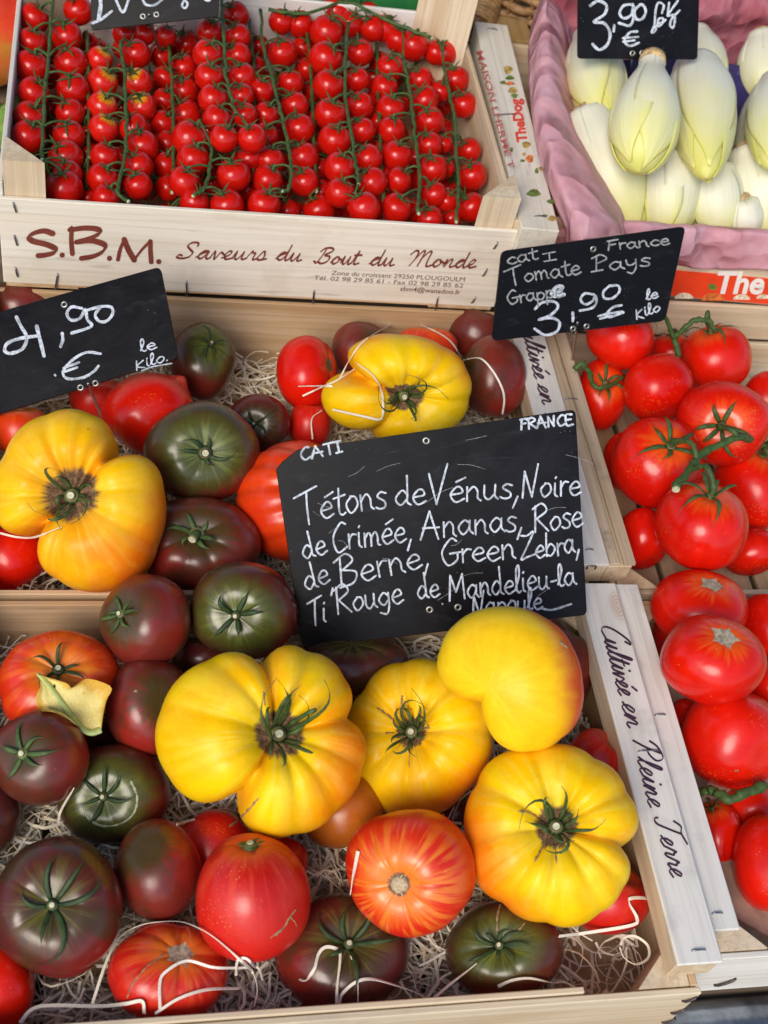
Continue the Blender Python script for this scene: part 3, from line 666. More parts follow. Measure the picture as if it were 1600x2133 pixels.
def calyx(fr, obj, n=6, L=.6, w=.10, lift=.05, curl=.5, seed=0, mat=None, stub=.10, stub_r=.045, cut=None, tilt=None, u0=.05, th0=None):
    rr = random.Random(seed); R = fr.R; mb = MB(); mat = mat or SEPAL
    a0 = rr.random() * 6.28 if th0 is None else th0
    for i in range(n):
        th = a0 + 2 * math.pi * (i + rr.uniform(-.28, .28)) / n; Lu = L * rr.uniform(.40, 1.30); cu = curl * rr.uniform(-1, 1); lf = lift * rr.uniform(.2, 1.8); hook = rr.uniform(-.6, 1.2) * curl
        s_ = np.linspace(0, 1, 10); u = u0 + s_ * Lu
        tt = th + cu * s_ ** 1.5
        P = fr.S(u, tt); rad = fr.S(u + .05, tt) - P; rad /= np.linalg.norm(rad, axis=1)[:, None] + 1e-9
        cen = fr.center; Nn = P - (cen - fr.n * R * .25); Nn /= np.linalg.norm(Nn, axis=1)[:, None]
        P = P + Nn * (R * (.022 + lf * (np.sin(s_ * 3.1) * .9 + hook * .8 * s_ ** 3)))[:, None]
        wr = R * w * .5 * np.sin(np.clip(.22 + s_ * .9, 0, 1) * np.pi) ** .8 * (1 - s_ ** 2 * .75); wr = np.maximum(wr, R * .004)
        V, Fc, A = tube_geo(P, wr, 6, .28, Nn); mb.add(V, Fc, A * rr.uniform(.75, 1.1))
    # hub
    hub = fr.S(np.array([0.0]), np.array([0.0]))[0]; mb.add(*tube_geo([hub - fr.n * R * .02, hub + fr.n * R * .03, hub + fr.n * R * .06], [R * stub_r * 1.9, R * stub_r * 1.9, R * stub_r * 1.2], 10))
    c = attach(mb.build('calyx', mat), obj)
    if stub:
        t = np.zeros(3) if tilt is None else fr.right * tilt[0] + fr.up * tilt[1]
        p0 = hub; p1 = hub + (fr.n + t * .5) * R * stub * .6; p2 = hub + (fr.n + t) * R * stub
        mb = MB(); mb.add(*tube_geo(catmull([p0, p1, p2], 4), [R * stub_r * x for x in np.linspace(1.15, .95, 9)], 10)); attach(mb.build('stem', mat), c)
        d = unit(p2 - p1); mb = MB(); mb.add(*tube_geo([p2 - d * R * .005, p2 + d * R * .012], [R * stub_r * .9, R * stub_r * .75], 10)); attach(mb.build('cut_end', cut or CUT, smooth=False), c)
    return c

# photo measurements: centre, width and height in pixels, stem position, resting height of the centre
T = []
def tom(key, typ, cx, cy, w, h, stem, z, label, sh=None, cal=None, **k): T.append(dict(key=key, typ=typ, cx=cx, cy=cy, w=w, h=h, stem=stem, z=z, label=label, sh=sh or {}, cal=cal, **k))
BEEF = dict(n=12, L=.17, w=.046, lift=.34, curl=1.6, stub=.09, stub_r=.05)
BLK = dict(n=6, L=.46, w=.085, lift=.12, curl=.85, stub=.10, stub_r=.05, mat='dk')
# --- front heirloom crate
tom('ybig', 'yellow', 545, 1543, 436, 396, (572, 1528), .112, 'largest yellow beefsteak tomato, folded into deep lobes around a green stem', dict(asp=.74, creases=[(240, .50, 8), (99, .40, 7), (68, .15, 5), (14, .30, 9), (283, .10, 5), (310, .08, 5), (165, .07, 8), (200, .05, 7), (130, .09, 6), (340, .08, 6), (40, .07, 5)], dimple=.38, dw=.25, low=.012, crease_bottom=.5, seed=3, lobes=[(172, .12, 46)]), BEEF, blush=(.95, -.25, -.1))
tom('ymid', 'yellow', 872, 1535, 312, 326, (850, 1520), .100, 'round yellow beefsteak tomato touching the kidney-shaped yellow one', dict(asp=.72, creases=[(2, .16, 7), (48, .15, 7), (100, .14, 6), (140, .12, 6), (180, .10, 6), (222, .09, 7), (266, .14, 6), (310, .08, 8), (335, .05, 6)], dimple=.30, seed=5), BEEF, blush=(.35, -.9, -.2))
tom('ykid', 'yellowside', 1062, 1413, 304, 300, None, .118, 'kidney-shaped yellow tomato with a red blush leaning against the big slate', dict(asp=.82, creases=[(168, .10, 8), (104, .15, 8), (70, .10, 9), (205, .12, 9), (330, .06, 14)], dimple=.16, low=.01, crease_bottom=.75, bottom=-.02, seed=8, ribs=6, rib_d=.08, rib_w=8, lobes=[(134, -.52, 30), (215, .12, 36), (53, .12, 36)]), None, cax=(.30, .12, -.92), blush=(1.30, .32, -.78))
tom('yrt', 'yellow', 1147, 1736, 362, 370, (1157, 1716), .104, 'yellow ribbed beefsteak tomato beside the bar lettered Pleine Terre', dict(asp=.70, creases=[(350, .36, 8), (30, .13, 6), (62, .14, 6), (105, .10, 7), (150, .14, 6), (190, .10, 7), (236, .16, 6), (266, .15, 6), (300, .11, 6), (322, .09, 6)], dimple=.30, low=.025, seed=9), BEEF, blush=(-.95, -.45, -.15))
tom('strp', 'striped', 855, 1818, 272, 258, (828, 1850), .070, 'red tomato with orange streaks radiating from a bare pale stem scar', dict(asp=.78, ribs=9, rib_d=.05, rib_w=8, dimple=.16, dw=.24, seed=11), dict(n=2, L=.16, w=.05, lift=.05, curl=.3, stub=.05, stub_r=.075, mat='tan', cut='tan'))
tom('rose', 'rose', 528, 1868, 238, 258, (525, 1762), .085, 'pinkish red egg-shaped tomato with a small scratch and stubby green cap', dict(asp=1.0, ribs=5, rib_d=.035, rib_w=20, dimple=.08, dw=.2, egg=-.06, seed=12), dict(n=5, L=.26, w=.09, lift=.04, curl=.6, stub=.09, stub_r=.07))
tom('ribr', 'orange', 352, 2022, 252, 200, (375, 1982), .052, 'ribbed red tomato with a flat grey scar under a long wood shaving', dict(asp=.72, creases=[(85, .16, 9), (270, .12, 8), (200, .06, 9)], ribs=8, rib_d=.05, rib_w=9, dimple=.12, dw=.22, seed=13), None, scar=True, mat='redrib')
tom('blk1', 'black', 117, 1888, 272, 286, (105, 1885), .066, 'large dark purple-brown tomato with long drooping sepals in the front crate corner', dict(asp=.74, ribs=7, rib_d=.045, rib_w=12, dimple=.16, seed=14), dict(BLK, L=.75), blush=(.6, -.6, -.4))
tom('blk2', 'duskyred', 329, 1811, 182, 206, None, .056, 'smooth dusky red tomato showing no stem, touching the pinkish egg-shaped one', dict(asp=.95, ribs=3, rib_d=.01, rib_w=25, dimple=.05, low=.02, seed=15), None, axis=(-.3, .1, .9), blush=(.7, .4, .2))
tom('blk3', 'blackgreen', 236, 1655, 236, 206, (215, 1660), .062, 'dark olive tomato with a pale ring around its stem', dict(asp=.74, ribs=6, rib_d=.02, rib_w=16, dimple=.14, seed=16), dict(BLK, L=.55, n=6), blush=(1.0, -.1, -.4))
tom('blk4', 'duskyred', 82, 1577, 204, 198, (45, 1567), .080, 'dusky brown tomato with a neat green star cap below the yellowed leaf', dict(asp=.84, ribs=5, rib_d=.012, rib_w=20, dimple=.08, seed=17), dict(n=6, L=.62, w=.12, lift=.05, curl=.5, stub=.10, stub_r=.07), blush=(.9, .3, -.2))
tom('redc', 'red', 2, 2060, 136, 200, None, .055, 'plain red tomato cut off by the picture edge beside straw', dict(asp=.9, seed=18), None, axis=(-.6, .3, .5))
tom('blkl', 'black', -12, 1702, 110, 150, None, .05, 'dark tomato half hidden beneath the green star-capped one', dict(asp=.9, seed=19), None, axis=(-.6, .3, .5))
tom('orl', 'orange', 125, 1420, 246, 216, (125, 1388), .074, 'orange-red ribbed tomato with the yellowed leaf lying on it', dict(asp=.76, creases=[(20, .08, 14), (150, .08, 12), (200, .09, 12), (330, .1, 12), (70, .05, 12), (115, .05, 12)], dimple=.18, seed=20), dict(n=6, L=.45, w=.07, lift=.14, curl=.8, stub=.12, stub_r=.06, mat='dk'), blush=None)
tom('dred', 'duskyred', 310, 1474, 176, 206, None, .072, 'dark red tomato showing a tiny blossom-end star next to the yellowed leaf', dict(asp=.92, ribs=4, rib_d=.012, rib_w=22, dimple=.05, bottom=.04, seed=21), None, axis=(.25, -.35, .9), blush=(-.2, -.6, .6))
tom('blk5', 'duskyred', 302, 1294, 188, 196, (246, 1278), .098, 'purple-brown tomato with a frilly green cap sitting over the crate divider', dict(asp=.86, ribs=4, rib_d=.015, rib_w=18, dimple=.08, seed=22), dict(n=7, L=.55, w=.10, lift=.08, curl=.8, stub=.09, stub_r=.06), blush=(.95, .1, 0))
tom('blk6', 'black', 507, 1271, 226, 204, (490, 1284), .096, 'green-shouldered dark tomato beside the slate\'s lower corner', dict(asp=.80, ribs=6, rib_d=.03, rib_w=12, dimple=.12, seed=23), dict(BLK, L=.45, w=.11, n=5), blush=(.9, .2, -.3), shoulder=True)
tom('blk7', 'black', 738, 1382, 232, 132, (740, 1325), .060, 'dark ribbed tomato with a green sheen tucked under the big slate', dict(asp=.75, ribs=9, rib_d=.06, rib_w=9, dimple=.10, seed=24), None, blush=None)
tom('rb1', 'rose', 598, 1400, 110, 110, None, .055, 'small red tomato peeping out above the largest yellow one', dict(asp=.9, seed=25), None, axis=(0, .5, .6))
tom('rb2', 'rose', 722, 1478, 90, 90, None, .045, 'small red tomato wedged between two yellow beefsteaks', dict(asp=.9, seed=26), None, axis=(0, .5, .6))
tom('amb', 'amber', 712, 1690, 172, 150, None, .052, 'amber-orange tomato in the shade under the largest yellow one', dict(asp=.85, ribs=5, rib_d=.02, seed=27), None, axis=(-.3, .7, .5))
tom('rl1', 'rose', 440, 1762, 180, 150, None, .050, 'red tomato lying under the largest yellow one beside a straw chip', dict(asp=1.0, seed=28), None, axis=(-.5, .6, .2))
tom('rl2', 'rose', 585, 1795, 115, 110, None, .040, 'small deep red tomato behind the pinkish egg-shaped one', dict(asp=.9, seed=29), None, axis=(.3, .7, .2))
tom('blk8', 'black', 713, 1988, 280, 246, (727, 1964), .058, 'dark blue-green tomato with a curled wood shaving hanging across it', dict(asp=.74, ribs=6, rib_d=.035, rib_w=13, dimple=.14, seed=30), dict(BLK, n=6, L=.6), blush=(-.95, -.35, -.3))
tom('blk9', 'blackgreen', 1050, 1978, 248, 200, (1040, 1965), .052, 'dark brown-green tomato with a bluish shine behind the front rail of the crate', dict(asp=.74, ribs=7, rib_d=.04, rib_w=12, dimple=.16, seed=31), dict(BLK, n=8, L=.45, curl=1.0), blush=(.2, -1, -.3))
tom('rr1', 'rose', 1240, 1585, 118, 136, None, .070, 'deep red tomato squeezed between the kidney-shaped yellow one and the lettered bar', dict(asp=.95, seed=32), None, axis=(.4, .3, .6))
tom('rr2', 'rose', 1262, 1868, 184, 150, None, .050, 'deep red tomato underneath the yellow ribbed beefsteak by the lettered bar', dict(asp=.9, seed=33), None, axis=(.3, .3, .6))
tom('dk1', 'duskyred', 1172, 1390, 128, 200, None, .060, 'very dark red tomato in shadow behind the kidney-shaped yellow one', dict(asp=.95, seed=34), None, axis=(.3, .5, .6))
tom('dk2', 'black', 950, 1680, 110, 100, None, .045, 'black tomato deep in the gap between three yellow beefsteaks', dict(asp=.9, seed=35), None, axis=(.3, .5, .6))
tom('dk3', 'black', 195, 1525, 120, 90, None, .045, 'dark tomato in the gap under the yellowed leaf tip', dict(asp=.9, seed=36), None, axis=(.3, .5, .6))
tom('dk4', 'black', 425, 1372, 130, 90, None, .048, 'dark tomato in shadow beneath the green-shouldered one', dict(asp=.9, seed=37), None, axis=(.3, .5, .6))
# --- heirloom crate behind it
tom('yl', 'yellow', 168, 1043, 352, 382, (142, 1032), .112, 'yellow-orange beefsteak tomato cleft into heavy lobes with a brown corky scar', dict(asp=.72, creases=[(46, .50, 8), (62, .16, 6), (80, .08, 6), (222, .62, 9), (255, .12, 8), (330, .10, 8), (110, .09, 7), (150, .09, 7), (180, .09, 7), (5, .07, 9)], dimple=.34, dw=.28, low=.02, crease_bottom=.5, seed=40, lobes=[(310, .10, 30)]), dict(BEEF, n=8, L=.22), blush=(.85, -.55, -.1), bigscar=True)
tom('yb', 'yellow', 826, 812, 314, 232, (850, 838), .118, 'yellow beefsteak tomato with wood shavings over it standing behind the big slate', dict(asp=.72, creases=[(150, .60, 9), (240, .32, 10), (20, .09, 7), (50, .10, 7), (85, .09, 7), (350, .10, 7), (115, .10, 7)], dimple=.32, low=.02, seed=41), dict(BEEF, n=10, L=.24, lift=.22), blush=(.3, .75, -.3))
tom('r1', 'redscar', 640, 776, 128, 154, (692, 762), .085, 'bright red tomato lying on its side against the yellow one behind the slate', dict(asp=.85, ribs=5, rib_d=.025, rib_w=18, dimple=.08, seed=42), None)
tom('tet', 'red', 308, 862, 192, 172, None, .085, 'pointed red tomato with a nipple tip below the 4,90 slate', dict(asp=1.0, tip=.30, dimple=.05, egg=.05, seed=43), None, cax=(-.62, -.74, .12), mat='red')
tom('blk10', 'black', 421, 940, 240, 212, (428, 942), .100, 'large dark green-brown tomato with a dried twisted stem beside the pointed red one', dict(asp=.76, ribs=7, rib_d=.02, rib_w=16, dimple=.12, seed=44), dict(n=5, L=.42, w=.09, lift=.06, curl=.8, stub=.12, stub_r=.075, mat='dk'), blush=(.5, -.7, -.6), shoulder=True)
tom('blk11', 'black', 535, 884, 140, 128, (528, 882), .070, 'small blackish tomato behind the large dark green-brown one', dict(asp=.8, ribs=4, rib_d=.015, dimple=.10, seed=45), dict(BLK, L=.5, n=5), blush=None)
tom('blk12', 'duskyred', 416, 1135, 256, 202, (412, 1105), .074, 'purple-brown ribbed tomato with a bent green stem above the crate divider', dict(asp=.78, creases=[(290, .08, 10), (255, .06, 10), (330, .07, 12), (210, .06, 12), (30, .05, 12), (150, .05, 12)], dimple=.16, seed=46), dict(n=6, L=.55, w=.10, lift=.12, curl=.5, stub=.24, stub_r=.085, tilt=(-.3, -.7)), blush=(-.6, -.6, -.1))
tom('ob', 'orange', 618, 1044, 250, 254, (690, 1030), .078, 'orange-red ribbed tomato half covered by the big slate', dict(asp=.76, creases=[(175, .19, 6), (205, .16, 6), (148, .16, 6), (120, .15, 7), (232, .15, 7)], dimple=.24, seed=47), None)
tom('rlo', 'red', 22, 1162, 156, 148, None, .055, 'red tomato with a wood shaving across it under the lobed yellow-orange beefsteak', dict(asp=.9, seed=48), None, axis=(-.4, .5, .3))
tom('obk', 'orange', 45, 898, 120, 100, None, .070, 'orange tomato behind the lobed yellow-orange beefsteak', dict(asp=.85, ribs=6, rib_d=.03, seed=49), None, axis=(0, .5, .6))
tom('blk13', 'blackgreen', 422, 752, 140, 162, (442, 716), .078, 'dark tomato with a wilted cap against the slate marked 4,90', dict(asp=.85, ribs=4, rib_d=.015, dimple=.08, seed=50), dict(BLK, L=.6, n=5, curl=.9), blush=(0, -1, 0))
tom('rs1', 'rose', 645, 885, 90, 92, None, .060, 'small rosy tomato between the side-lying red one and the slate', dict(asp=.9, seed=51), None, axis=(0, .5, .6))
tom('ds1', 'duskyred', 752, 732, 122, 124, (785, 718), .075, 'dusky purple tomato under a looped wood shaving near the printed box', dict(asp=.85, dimple=.08, seed=52), dict(BLK, L=.4, n=5))
tom('or2', 'rose', 888, 722, 130, 80, None, .080, 'orange-red tomato peeking over the yellow beefsteak behind the slate', dict(asp=.85, ribs=6, rib_d=.03, seed=53), None, axis=(0, .5, .6), mat='orange')
tom('ds2', 'duskyred', 990, 696, 112, 112, None, .075, 'dusky red tomato below the corner of the printed cream box', dict(asp=.9, seed=54), None, axis=(.2, .5, .6), blush=(.2, -.9, 0))
tom('ds3', 'duskyred', 1028, 784, 136, 170, (962, 770), .090, 'tall dusky brown-red tomato with a curved wood shaving on its flank', dict(asp=.95, dimple=.06, ribs=3, rib_d=.012, seed=55), dict(BLK, L=.3, n=4), blush=(.6, -.6, .2))
tom('ds4', 'duskyred', 40, 640, 150, 100, None, .070, 'dusky tomato under the printed box beside the slate marked 4,90', dict(asp=.85, seed=56), None, axis=(0, .5, .6), blush=(0, -.9, .3))
tom('rb4', 'rose', 205, 830, 120, 80, None, .050, 'deep red tomato beneath the slate marked 4,90 next to its pin', dict(asp=.9, seed=57), None, axis=(0, .5, .6))
# --- crate of loose red tomatoes
tom('l1', 'redscar', 1456, 1268, 200, 165, (1480, 1213), .092, 'stemless red tomato leaning on the divider between the two red tomato crates', dict(asp=.80, ribs=5, rib_d=.012, rib_w=24, dimple=.06, dw=.2, seed=60), None)
tom('l2', 'redscar', 1485, 1374, 216, 188, (1510, 1322), .100, 'stemless red tomato with a star-shaped scar on top of the pile', dict(asp=.82, ribs=5, rib_d=.015, rib_w=24, dimple=.06, dw=.2, seed=61), None)
tom('l3', 'red', 1524, 1538, 210, 206, None, .100, 'smooth red tomato showing no scar, below the star-scarred one', dict(asp=.9, ribs=5, rib_d=.015, rib_w=28, dimple=.05, seed=62), None, axis=(-.2, .6, -.5))
tom('l4', 'red', 1598, 1312, 130, 150, None, .075, 'red tomato at the picture edge under the star-scarred one', dict(asp=.9, seed=63), None, axis=(.3, .5, .2))
tom('l5', 'red', 1400, 1318, 80, 140, None, .055, 'shaded red tomato next to the whitewashed bar and the divider', dict(asp=.9, seed=64), None, axis=(.3, .5, .2))
tom('l6', 'red', 1432, 1510, 90, 110, None, .060, 'shaded red tomato between the whitewashed bar and the smooth one', dict(asp=.9, seed=65), None, axis=(.3, .5, .2))
tom('l7', 'red', 1600, 1430, 90, 110, None, .070, 'red tomato at the picture edge between the star-scarred and smooth ones', dict(asp=.9, seed=66), None, axis=(.3, .5, .2))
tom('l8', 'red', 1612, 1800, 166, 196, None, .062, 'red tomato at the picture edge resting on a cardboard tray', dict(asp=.92, seed=67), None, axis=(.1, .6, .2))
# --- vine tomatoes: listed here too so that the pile settles as one; they hang on the trusses built below
def vt(key, cx, cy, w, h, stem, z, label=None, **k): tom(key, 'red', cx, cy, w, h, stem, z, label, dict(asp=.86, ribs=5, rib_d=.008, rib_w=28, dimple=.09, dw=.2, seed=hash_(key)), None, vine=label is None, **k)
def hash_(t): return sum((i + 3) * ord(c) for i, c in enumerate(t))
vt('v1a', 1508, 882, 196, 178, (1506, 888), .100); vt('v1b', 1369, 965, 190, 190, (1398, 930), .094); vt('v1c', 1460, 1095, 192, 188, (1480, 1030), .112); vt('v1d', 1566, 1014, 160, 186, (1592, 950), .092)
vt('v2a', 1292, 702, 140, 138, (1330, 640), .112); vt('v2b', 1490, 748, 148, 142, (1480, 690), .098); vt('v2c', 1398, 735, 90, 80, (1400, 700), .070)
vt('v3a', 1252, 822, 110, 150, (1262, 800), .066)
vt('v4a', 1490, 1738, 112, 138, (1480, 1690), .050); vt('v4b', 1562, 1682, 116, 100, (1550, 1640), .050)
vt('w1', 1371, 810, 146, 146, None, .098, 'round stemless red tomato in the middle of the vine tomatoes below the slate', axis=(-.2, .7, .0))
vt('w2', 1596, 838, 100, 130, None, .076, 'red tomato at the picture edge behind the four-fruit truss', axis=(-.1, .7, .1))
vt('w3', 1338, 1122, 110, 130, None, .052, 'shaded red tomato beneath the four-fruit truss beside the weathered bar', axis=(-.1, .7, .1))
vt('w4', 1562, 1150, 120, 100, None, .052, 'shaded red tomato beneath the four-fruit truss at the crate divider', axis=(-.1, .7, .1))
vt('w5', 1296, 960, 80, 120, None, .050, 'shaded red tomato between the weathered bar and the four-fruit truss', axis=(-.1, .7, .1))

# push overlapping fruit apart along the line of sight until they only touch; the picture position stays
FLOOR = .009
for d in T:
    d['rpx'] = .25 * (d['w'] + d['h']); d['ray'] = ray(d['cx'], d['cy']); d['t'] = (d['z'] - CAM[2]) / d['ray'][2]
for it in range(160):
    mv = 0
    for i in range(len(T)):
        for j in range(i + 1, len(T)):
            a, b = T[i], T[j]
            pa, pb = CAM + a['ray'] * a['t'], CAM + b['ray'] * b['t']
            ra, rb = a['rpx'] * a['t'] / F, b['rpx'] * b['t'] / F
            gap = np.linalg.norm(pa - pb) - .90 * (ra + rb)
            if gap < 0:
                hi, lo = (a, b) if a['z'] >= b['z'] else (b, a)
                plo = CAM + lo['ray'] * lo['t']; rlo = lo['rpx'] * lo['t'] / F
                k = min(.003, -gap * .5)
                if plo[2] - .80 * rlo > FLOOR: lo['t'] += k; hi['t'] -= k * .5
                else: hi['t'] -= k
                mv += 1
    if not mv: break
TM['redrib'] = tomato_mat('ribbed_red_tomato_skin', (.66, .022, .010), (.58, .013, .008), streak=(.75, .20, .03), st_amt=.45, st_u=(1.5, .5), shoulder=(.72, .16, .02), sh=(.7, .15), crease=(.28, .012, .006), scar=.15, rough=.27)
TM['yellowscar'] = tomato_mat('yellow_tomato_skin_corky', (.95, .53, .005), (.92, .38, .004), blushc=(.84, .13, .004), crease=(.90, .28, .008), streak=(.97, .66, .10), st_amt=.25, scar=.27, rough=.33, sss=.10, bumpy=.12, spec=.18)
TM['blackgreen'] = tomato_mat('dark_green_tomato_skin', (.075, .026, .013), (.105, .020, .012), shoulder=(.075, .090, .016), sh=(1.15, .35), patch=(.055, .045, .014), streak=(.20, .25, .04), st_amt=.6, st_u=(.95, .1), blushc=(.20, .015, .010), rough=.27, spec=.50)
CALM = dict(dk=SEPALDK, tan=CUTTAN)
FR = {}
for d in T:
    c = CAM + d['ray'] * d['t']; R_ = d['rpx'] * d['t'] / F; v = unit(d['ray'])
    if d['stem'] is not None:
        q = np.array([d['stem'][0] - d['cx'], d['cy'] - d['stem'][1]]) / (d['rpx'] * (d['sh'].get('asp', .8) + .02 - .5 * d['sh'].get('dimple', .1) * 0)); l = np.linalg.norm(q)
        if l > .97: q *= .97 / l; l = .97
        right = unit(np.cross(v, IU)); up = np.cross(right, v)
        axis = right * q[0] + up * q[1] - v * math.sqrt(1 - l * l)
    elif 'cax' in d:
        right = unit(np.cross(v, IU)); up = np.cross(right, v); axis = right * d['cax'][0] + up * d['cax'][1] - v * d['cax'][2]
    else: axis = np.array(d.get('axis', (0, .3, .8)))
    fr = Fruit(Shape(**d['sh']), c, d['w'] * d['t'] / F, d['h'] * d['t'] / F, axis, blush=d.get('blush'))
    mk = d.get('mat') or ('yellowscar' if d.get('bigscar') else 'blackgreen' if d.get('shoulder') else d['typ'])
    d['fr'] = fr; FR[d['key']] = d
    o = fr.build('tomato', TM[mk]); d['obj'] = o
    if not d.get('vine'): tag(o, d['label'], 'tomato')
    if d['cal']:
        k = dict(d['cal']); k['mat'] = CALM.get(k.get('mat'), SEPAL)
        if k.pop('cut', None): k['cut'] = CUTTAN
        calyx(fr, o, seed=hash_(d['key']), **k)

# a dry star scar where a stalk has come away
for key, r in (('l1', .16), ('l2', .18), ('ribr', .16)):
    fr = FR[key]['fr']; mb = MB(); rr = random.Random(key)
    th = np.linspace(0, 2 * np.pi, 20, endpoint=False); ru = np.array([r * (1.0 if i % 4 else 1.5) * rr.uniform(.8, 1.1) for i in range(20)])
    V = [fr.S(np.array([.001]), np.array([0.]))[0] + fr.n * fr.R * .012]
    for f_ in (.5, 1.0): V += [p + fr.n * fr.R * (.014 if f_ < 1 else .004) for p in fr.S(ru * f_, th)]
    Fc = [(0, 1 + i, 1 + (i + 1) % 20) for i in range(20)] + [(1 + i, 21 + i, 21 + (i + 1) % 20, 1 + (i + 1) % 20) for i in range(20)]
    mb.add(np.array(V), Fc); attach(mb.build('stem_scar', plain('dry_scar', (.40, .34, .24), .9, .4, 300, bump=.6, bscale=700)), FR[key]['obj'])

# ------------------------------------------------------------------ trusses of the vine tomatoes
VC = dict(n=6, L=.74, w=.115, lift=.16, curl=.45, stub=0, stub_r=.06)
def surf_top(d): return d['fr'].S(np.array([0.0]), np.array([0.0]))[0]
def truss(name, label, keys, stem_px, zs, links, rad=.0032, cat='tomato truss', cut=True):
    pts = [at(px, py, z) for (px, py), z in zip(stem_px, zs)]
    e = empty(name, FR[keys[0]]['obj'].location); tag(e, label, cat)
    sp = catmull(pts, 6); sp = sp + np.random.RandomState(len(keys) + len(pts)).normal(0, rad * .16, sp.shape); rr = np.linspace(1.1, .8, len(sp)) * rad; rr = rr * (1 + .12 * np.sin(np.arange(len(sp)) * 1.05))
    mb = MB(); mb.add(*tube_geo(sp, rr, 10)); st = attach(mb.build('stem', VINE), e)
    if cut:
        dd = unit(sp[0] - sp[1]); mb = MB(); mb.add(*tube_geo([sp[0], sp[0] + dd * .0012], [rad * 1.0, rad * .9], 10)); attach(mb.build('cut_end', CUT, smooth=False), st)
    for k, node in zip(keys, links):
        d = FR[k]; o = d['obj']; attach(o, e)
        calyx(d['fr'], o, seed=hash_(k) + 5, **VC)
        if node is not None:
            p0 = at(*node); h = surf_top(d); n = d['fr'].n; R_ = d['fr'].R
            pp = catmull([p0, (p0 + h) / 2 + n * R_ * .35 + np.array([0, 0, .004]), h + n * R_ * .28, h + n * R_ * .0], 6)
            r2 = rad * np.interp(np.linspace(0, 1, len(pp)), [0, .55, .7, .8, 1], [.75, .62, .95, .7, .85])
            mb = MB(); mb.add(*tube_geo(pp, r2, 8)); attach(mb.build('pedicel', VINE), o)
    return e
def zt(k, dz): return surf_top(FR[k])[2] + dz
truss('tomato_truss', 'red vine tomato truss of four fruit on a thick cut green stem', ['v1a', 'v1b', 'v1c', 'v1d'], [(1406, 1018), (1440, 975), (1462, 945), (1505, 925), (1545, 912), (1585, 925), (1602, 945)],
      [zt('v1b', .016)] * 3 + [zt('v1a', .012)] * 2 + [zt('v1d', .014)] * 2, [(1540, 914, zt('v1a', .012)), (1452, 960, zt('v1b', .016)), (1440, 978, zt('v1b', .016)), (1600, 940, zt('v1d', .012))], .0033)
truss('tomato_truss', 'red vine tomato truss with arching green stalks beneath the slate reading Tomate Pays Grappe', ['v2a', 'v2b', 'v2c'], [(1408, 772), (1412, 735), (1405, 705), (1420, 690), (1445, 668), (1475, 668), (1492, 690)],
      [.098, .108, .115, .124, .136, .136, .126], [(1405, 706, .115), (1470, 668, .134), (1408, 720, .112)], .0028)
truss('tomato_truss', 'single red vine tomato with a ragged green stalk end beside the weathered bar', ['v3a'], [(1196, 768), (1212, 758), (1228, 775), (1235, 800), (1258, 808), (1300, 785)], [.108, .114, .108, .098, .098, .092], [None], .0025)
truss('tomato_truss', 'red vine tomato truss with a woody green stalk beside the whitewashed bar', ['v4a', 'v4b'], [(1590, 1636), (1552, 1652), (1520, 1664), (1490, 1650), (1462, 1650), (1450, 1672)], [.085, .088, .088, .082, .074, .06], [None, None], .0036)

# ------------------------------------------------------------------ cherry tomato trusses
chs = Shape(asp=.93, ribs=0, dimple=.10, dw=.22, bottom=.02, low=.012, seed=2)
def cherry_mesh(mat, nm):
    u = np.linspace(0, np.pi, 19)[1:-1]; th = np.linspace(0, 2 * np.pi, 28, endpoint=False); U, TT = np.meshgrid(u, th, indexing='ij'); P, _ = chs(U, TT)
    V = np.vstack([P.reshape(-1, 3), chs(0., 0.)[0][None], chs(np.pi, 0.)[0][None]]); nr, nth = len(u), 28; Fc = []
    for i in range(nr - 1):
        for k in range(nth): Fc.append((i * nth + k, (i + 1) * nth + k, (i + 1) * nth + (k + 1) % nth, i * nth + (k + 1) % nth))
    tp, bt = nr * nth, nr * nth + 1; Fc += [(tp, k, (k + 1) % nth) for k in range(nth)] + [(bt, (nr - 1) * nth + (k + 1) % nth, (nr - 1) * nth + k) for k in range(nth)]
    tc = np.vstack([np.stack([np.cos(TT), np.sin(TT), U], -1).reshape(-1, 3), [[0, 0, 0]], [[0, 0, np.pi]]])
    o = mesh_obj(nm, V, Fc, mat, None, True, None, {'tc': tc, 'cre': np.zeros(len(V)), 'blush': np.zeros(len(V))}); me = o.data; bpy.data.objects.remove(o); return me
CH, CHY = cherry_mesh(TM['cherry'], 'cherry_tomato'), cherry_mesh(TM['cherryyel'], 'cherry_tomato_unripe')
def cherry_calyx(seed):
    rr = random.Random(seed); mb = MB()
    for i in range(5):
        th = 2 * math.pi * (i + rr.uniform(-.2, .2)) / 5; s_ = np.linspace(0, 1, 8); L = rr.uniform(.62, .95); ris = rr.uniform(.05, .75); cu = rr.uniform(-.4, .4)
        rad = .06 + L * s_; hz = .86 + .08 * np.sin(s_ * 3) - .26 * s_ ** 2 + ris * s_ ** 1.8
        P = np.stack([rad * np.cos(th + cu * s_), rad * np.sin(th + cu * s_), hz], 1); wr = .085 * np.sin(np.clip(.25 + .8 * s_, 0, 1) * np.pi) ** .8 + .006
        V, Fc, A = tube_geo(P, wr, 5, .3, np.tile([[0, 0, 1.]], (8, 1))); mb.add(V, Fc, A * .8)
    V, Fc, A = tube_geo([(0, 0, .82), (0, 0, .95), (0, 0, 1.0)], [.12, .13, .09], 7); mb.add(V, Fc, A * 0)
    o = mb.build('calyx', VINE); me = o.data; bpy.data.objects.remove(o); return me
CCX = [cherry_calyx(i) for i in range(6)]
for m_ in CCX: m_.materials.clear(); m_.materials.append(VINE)

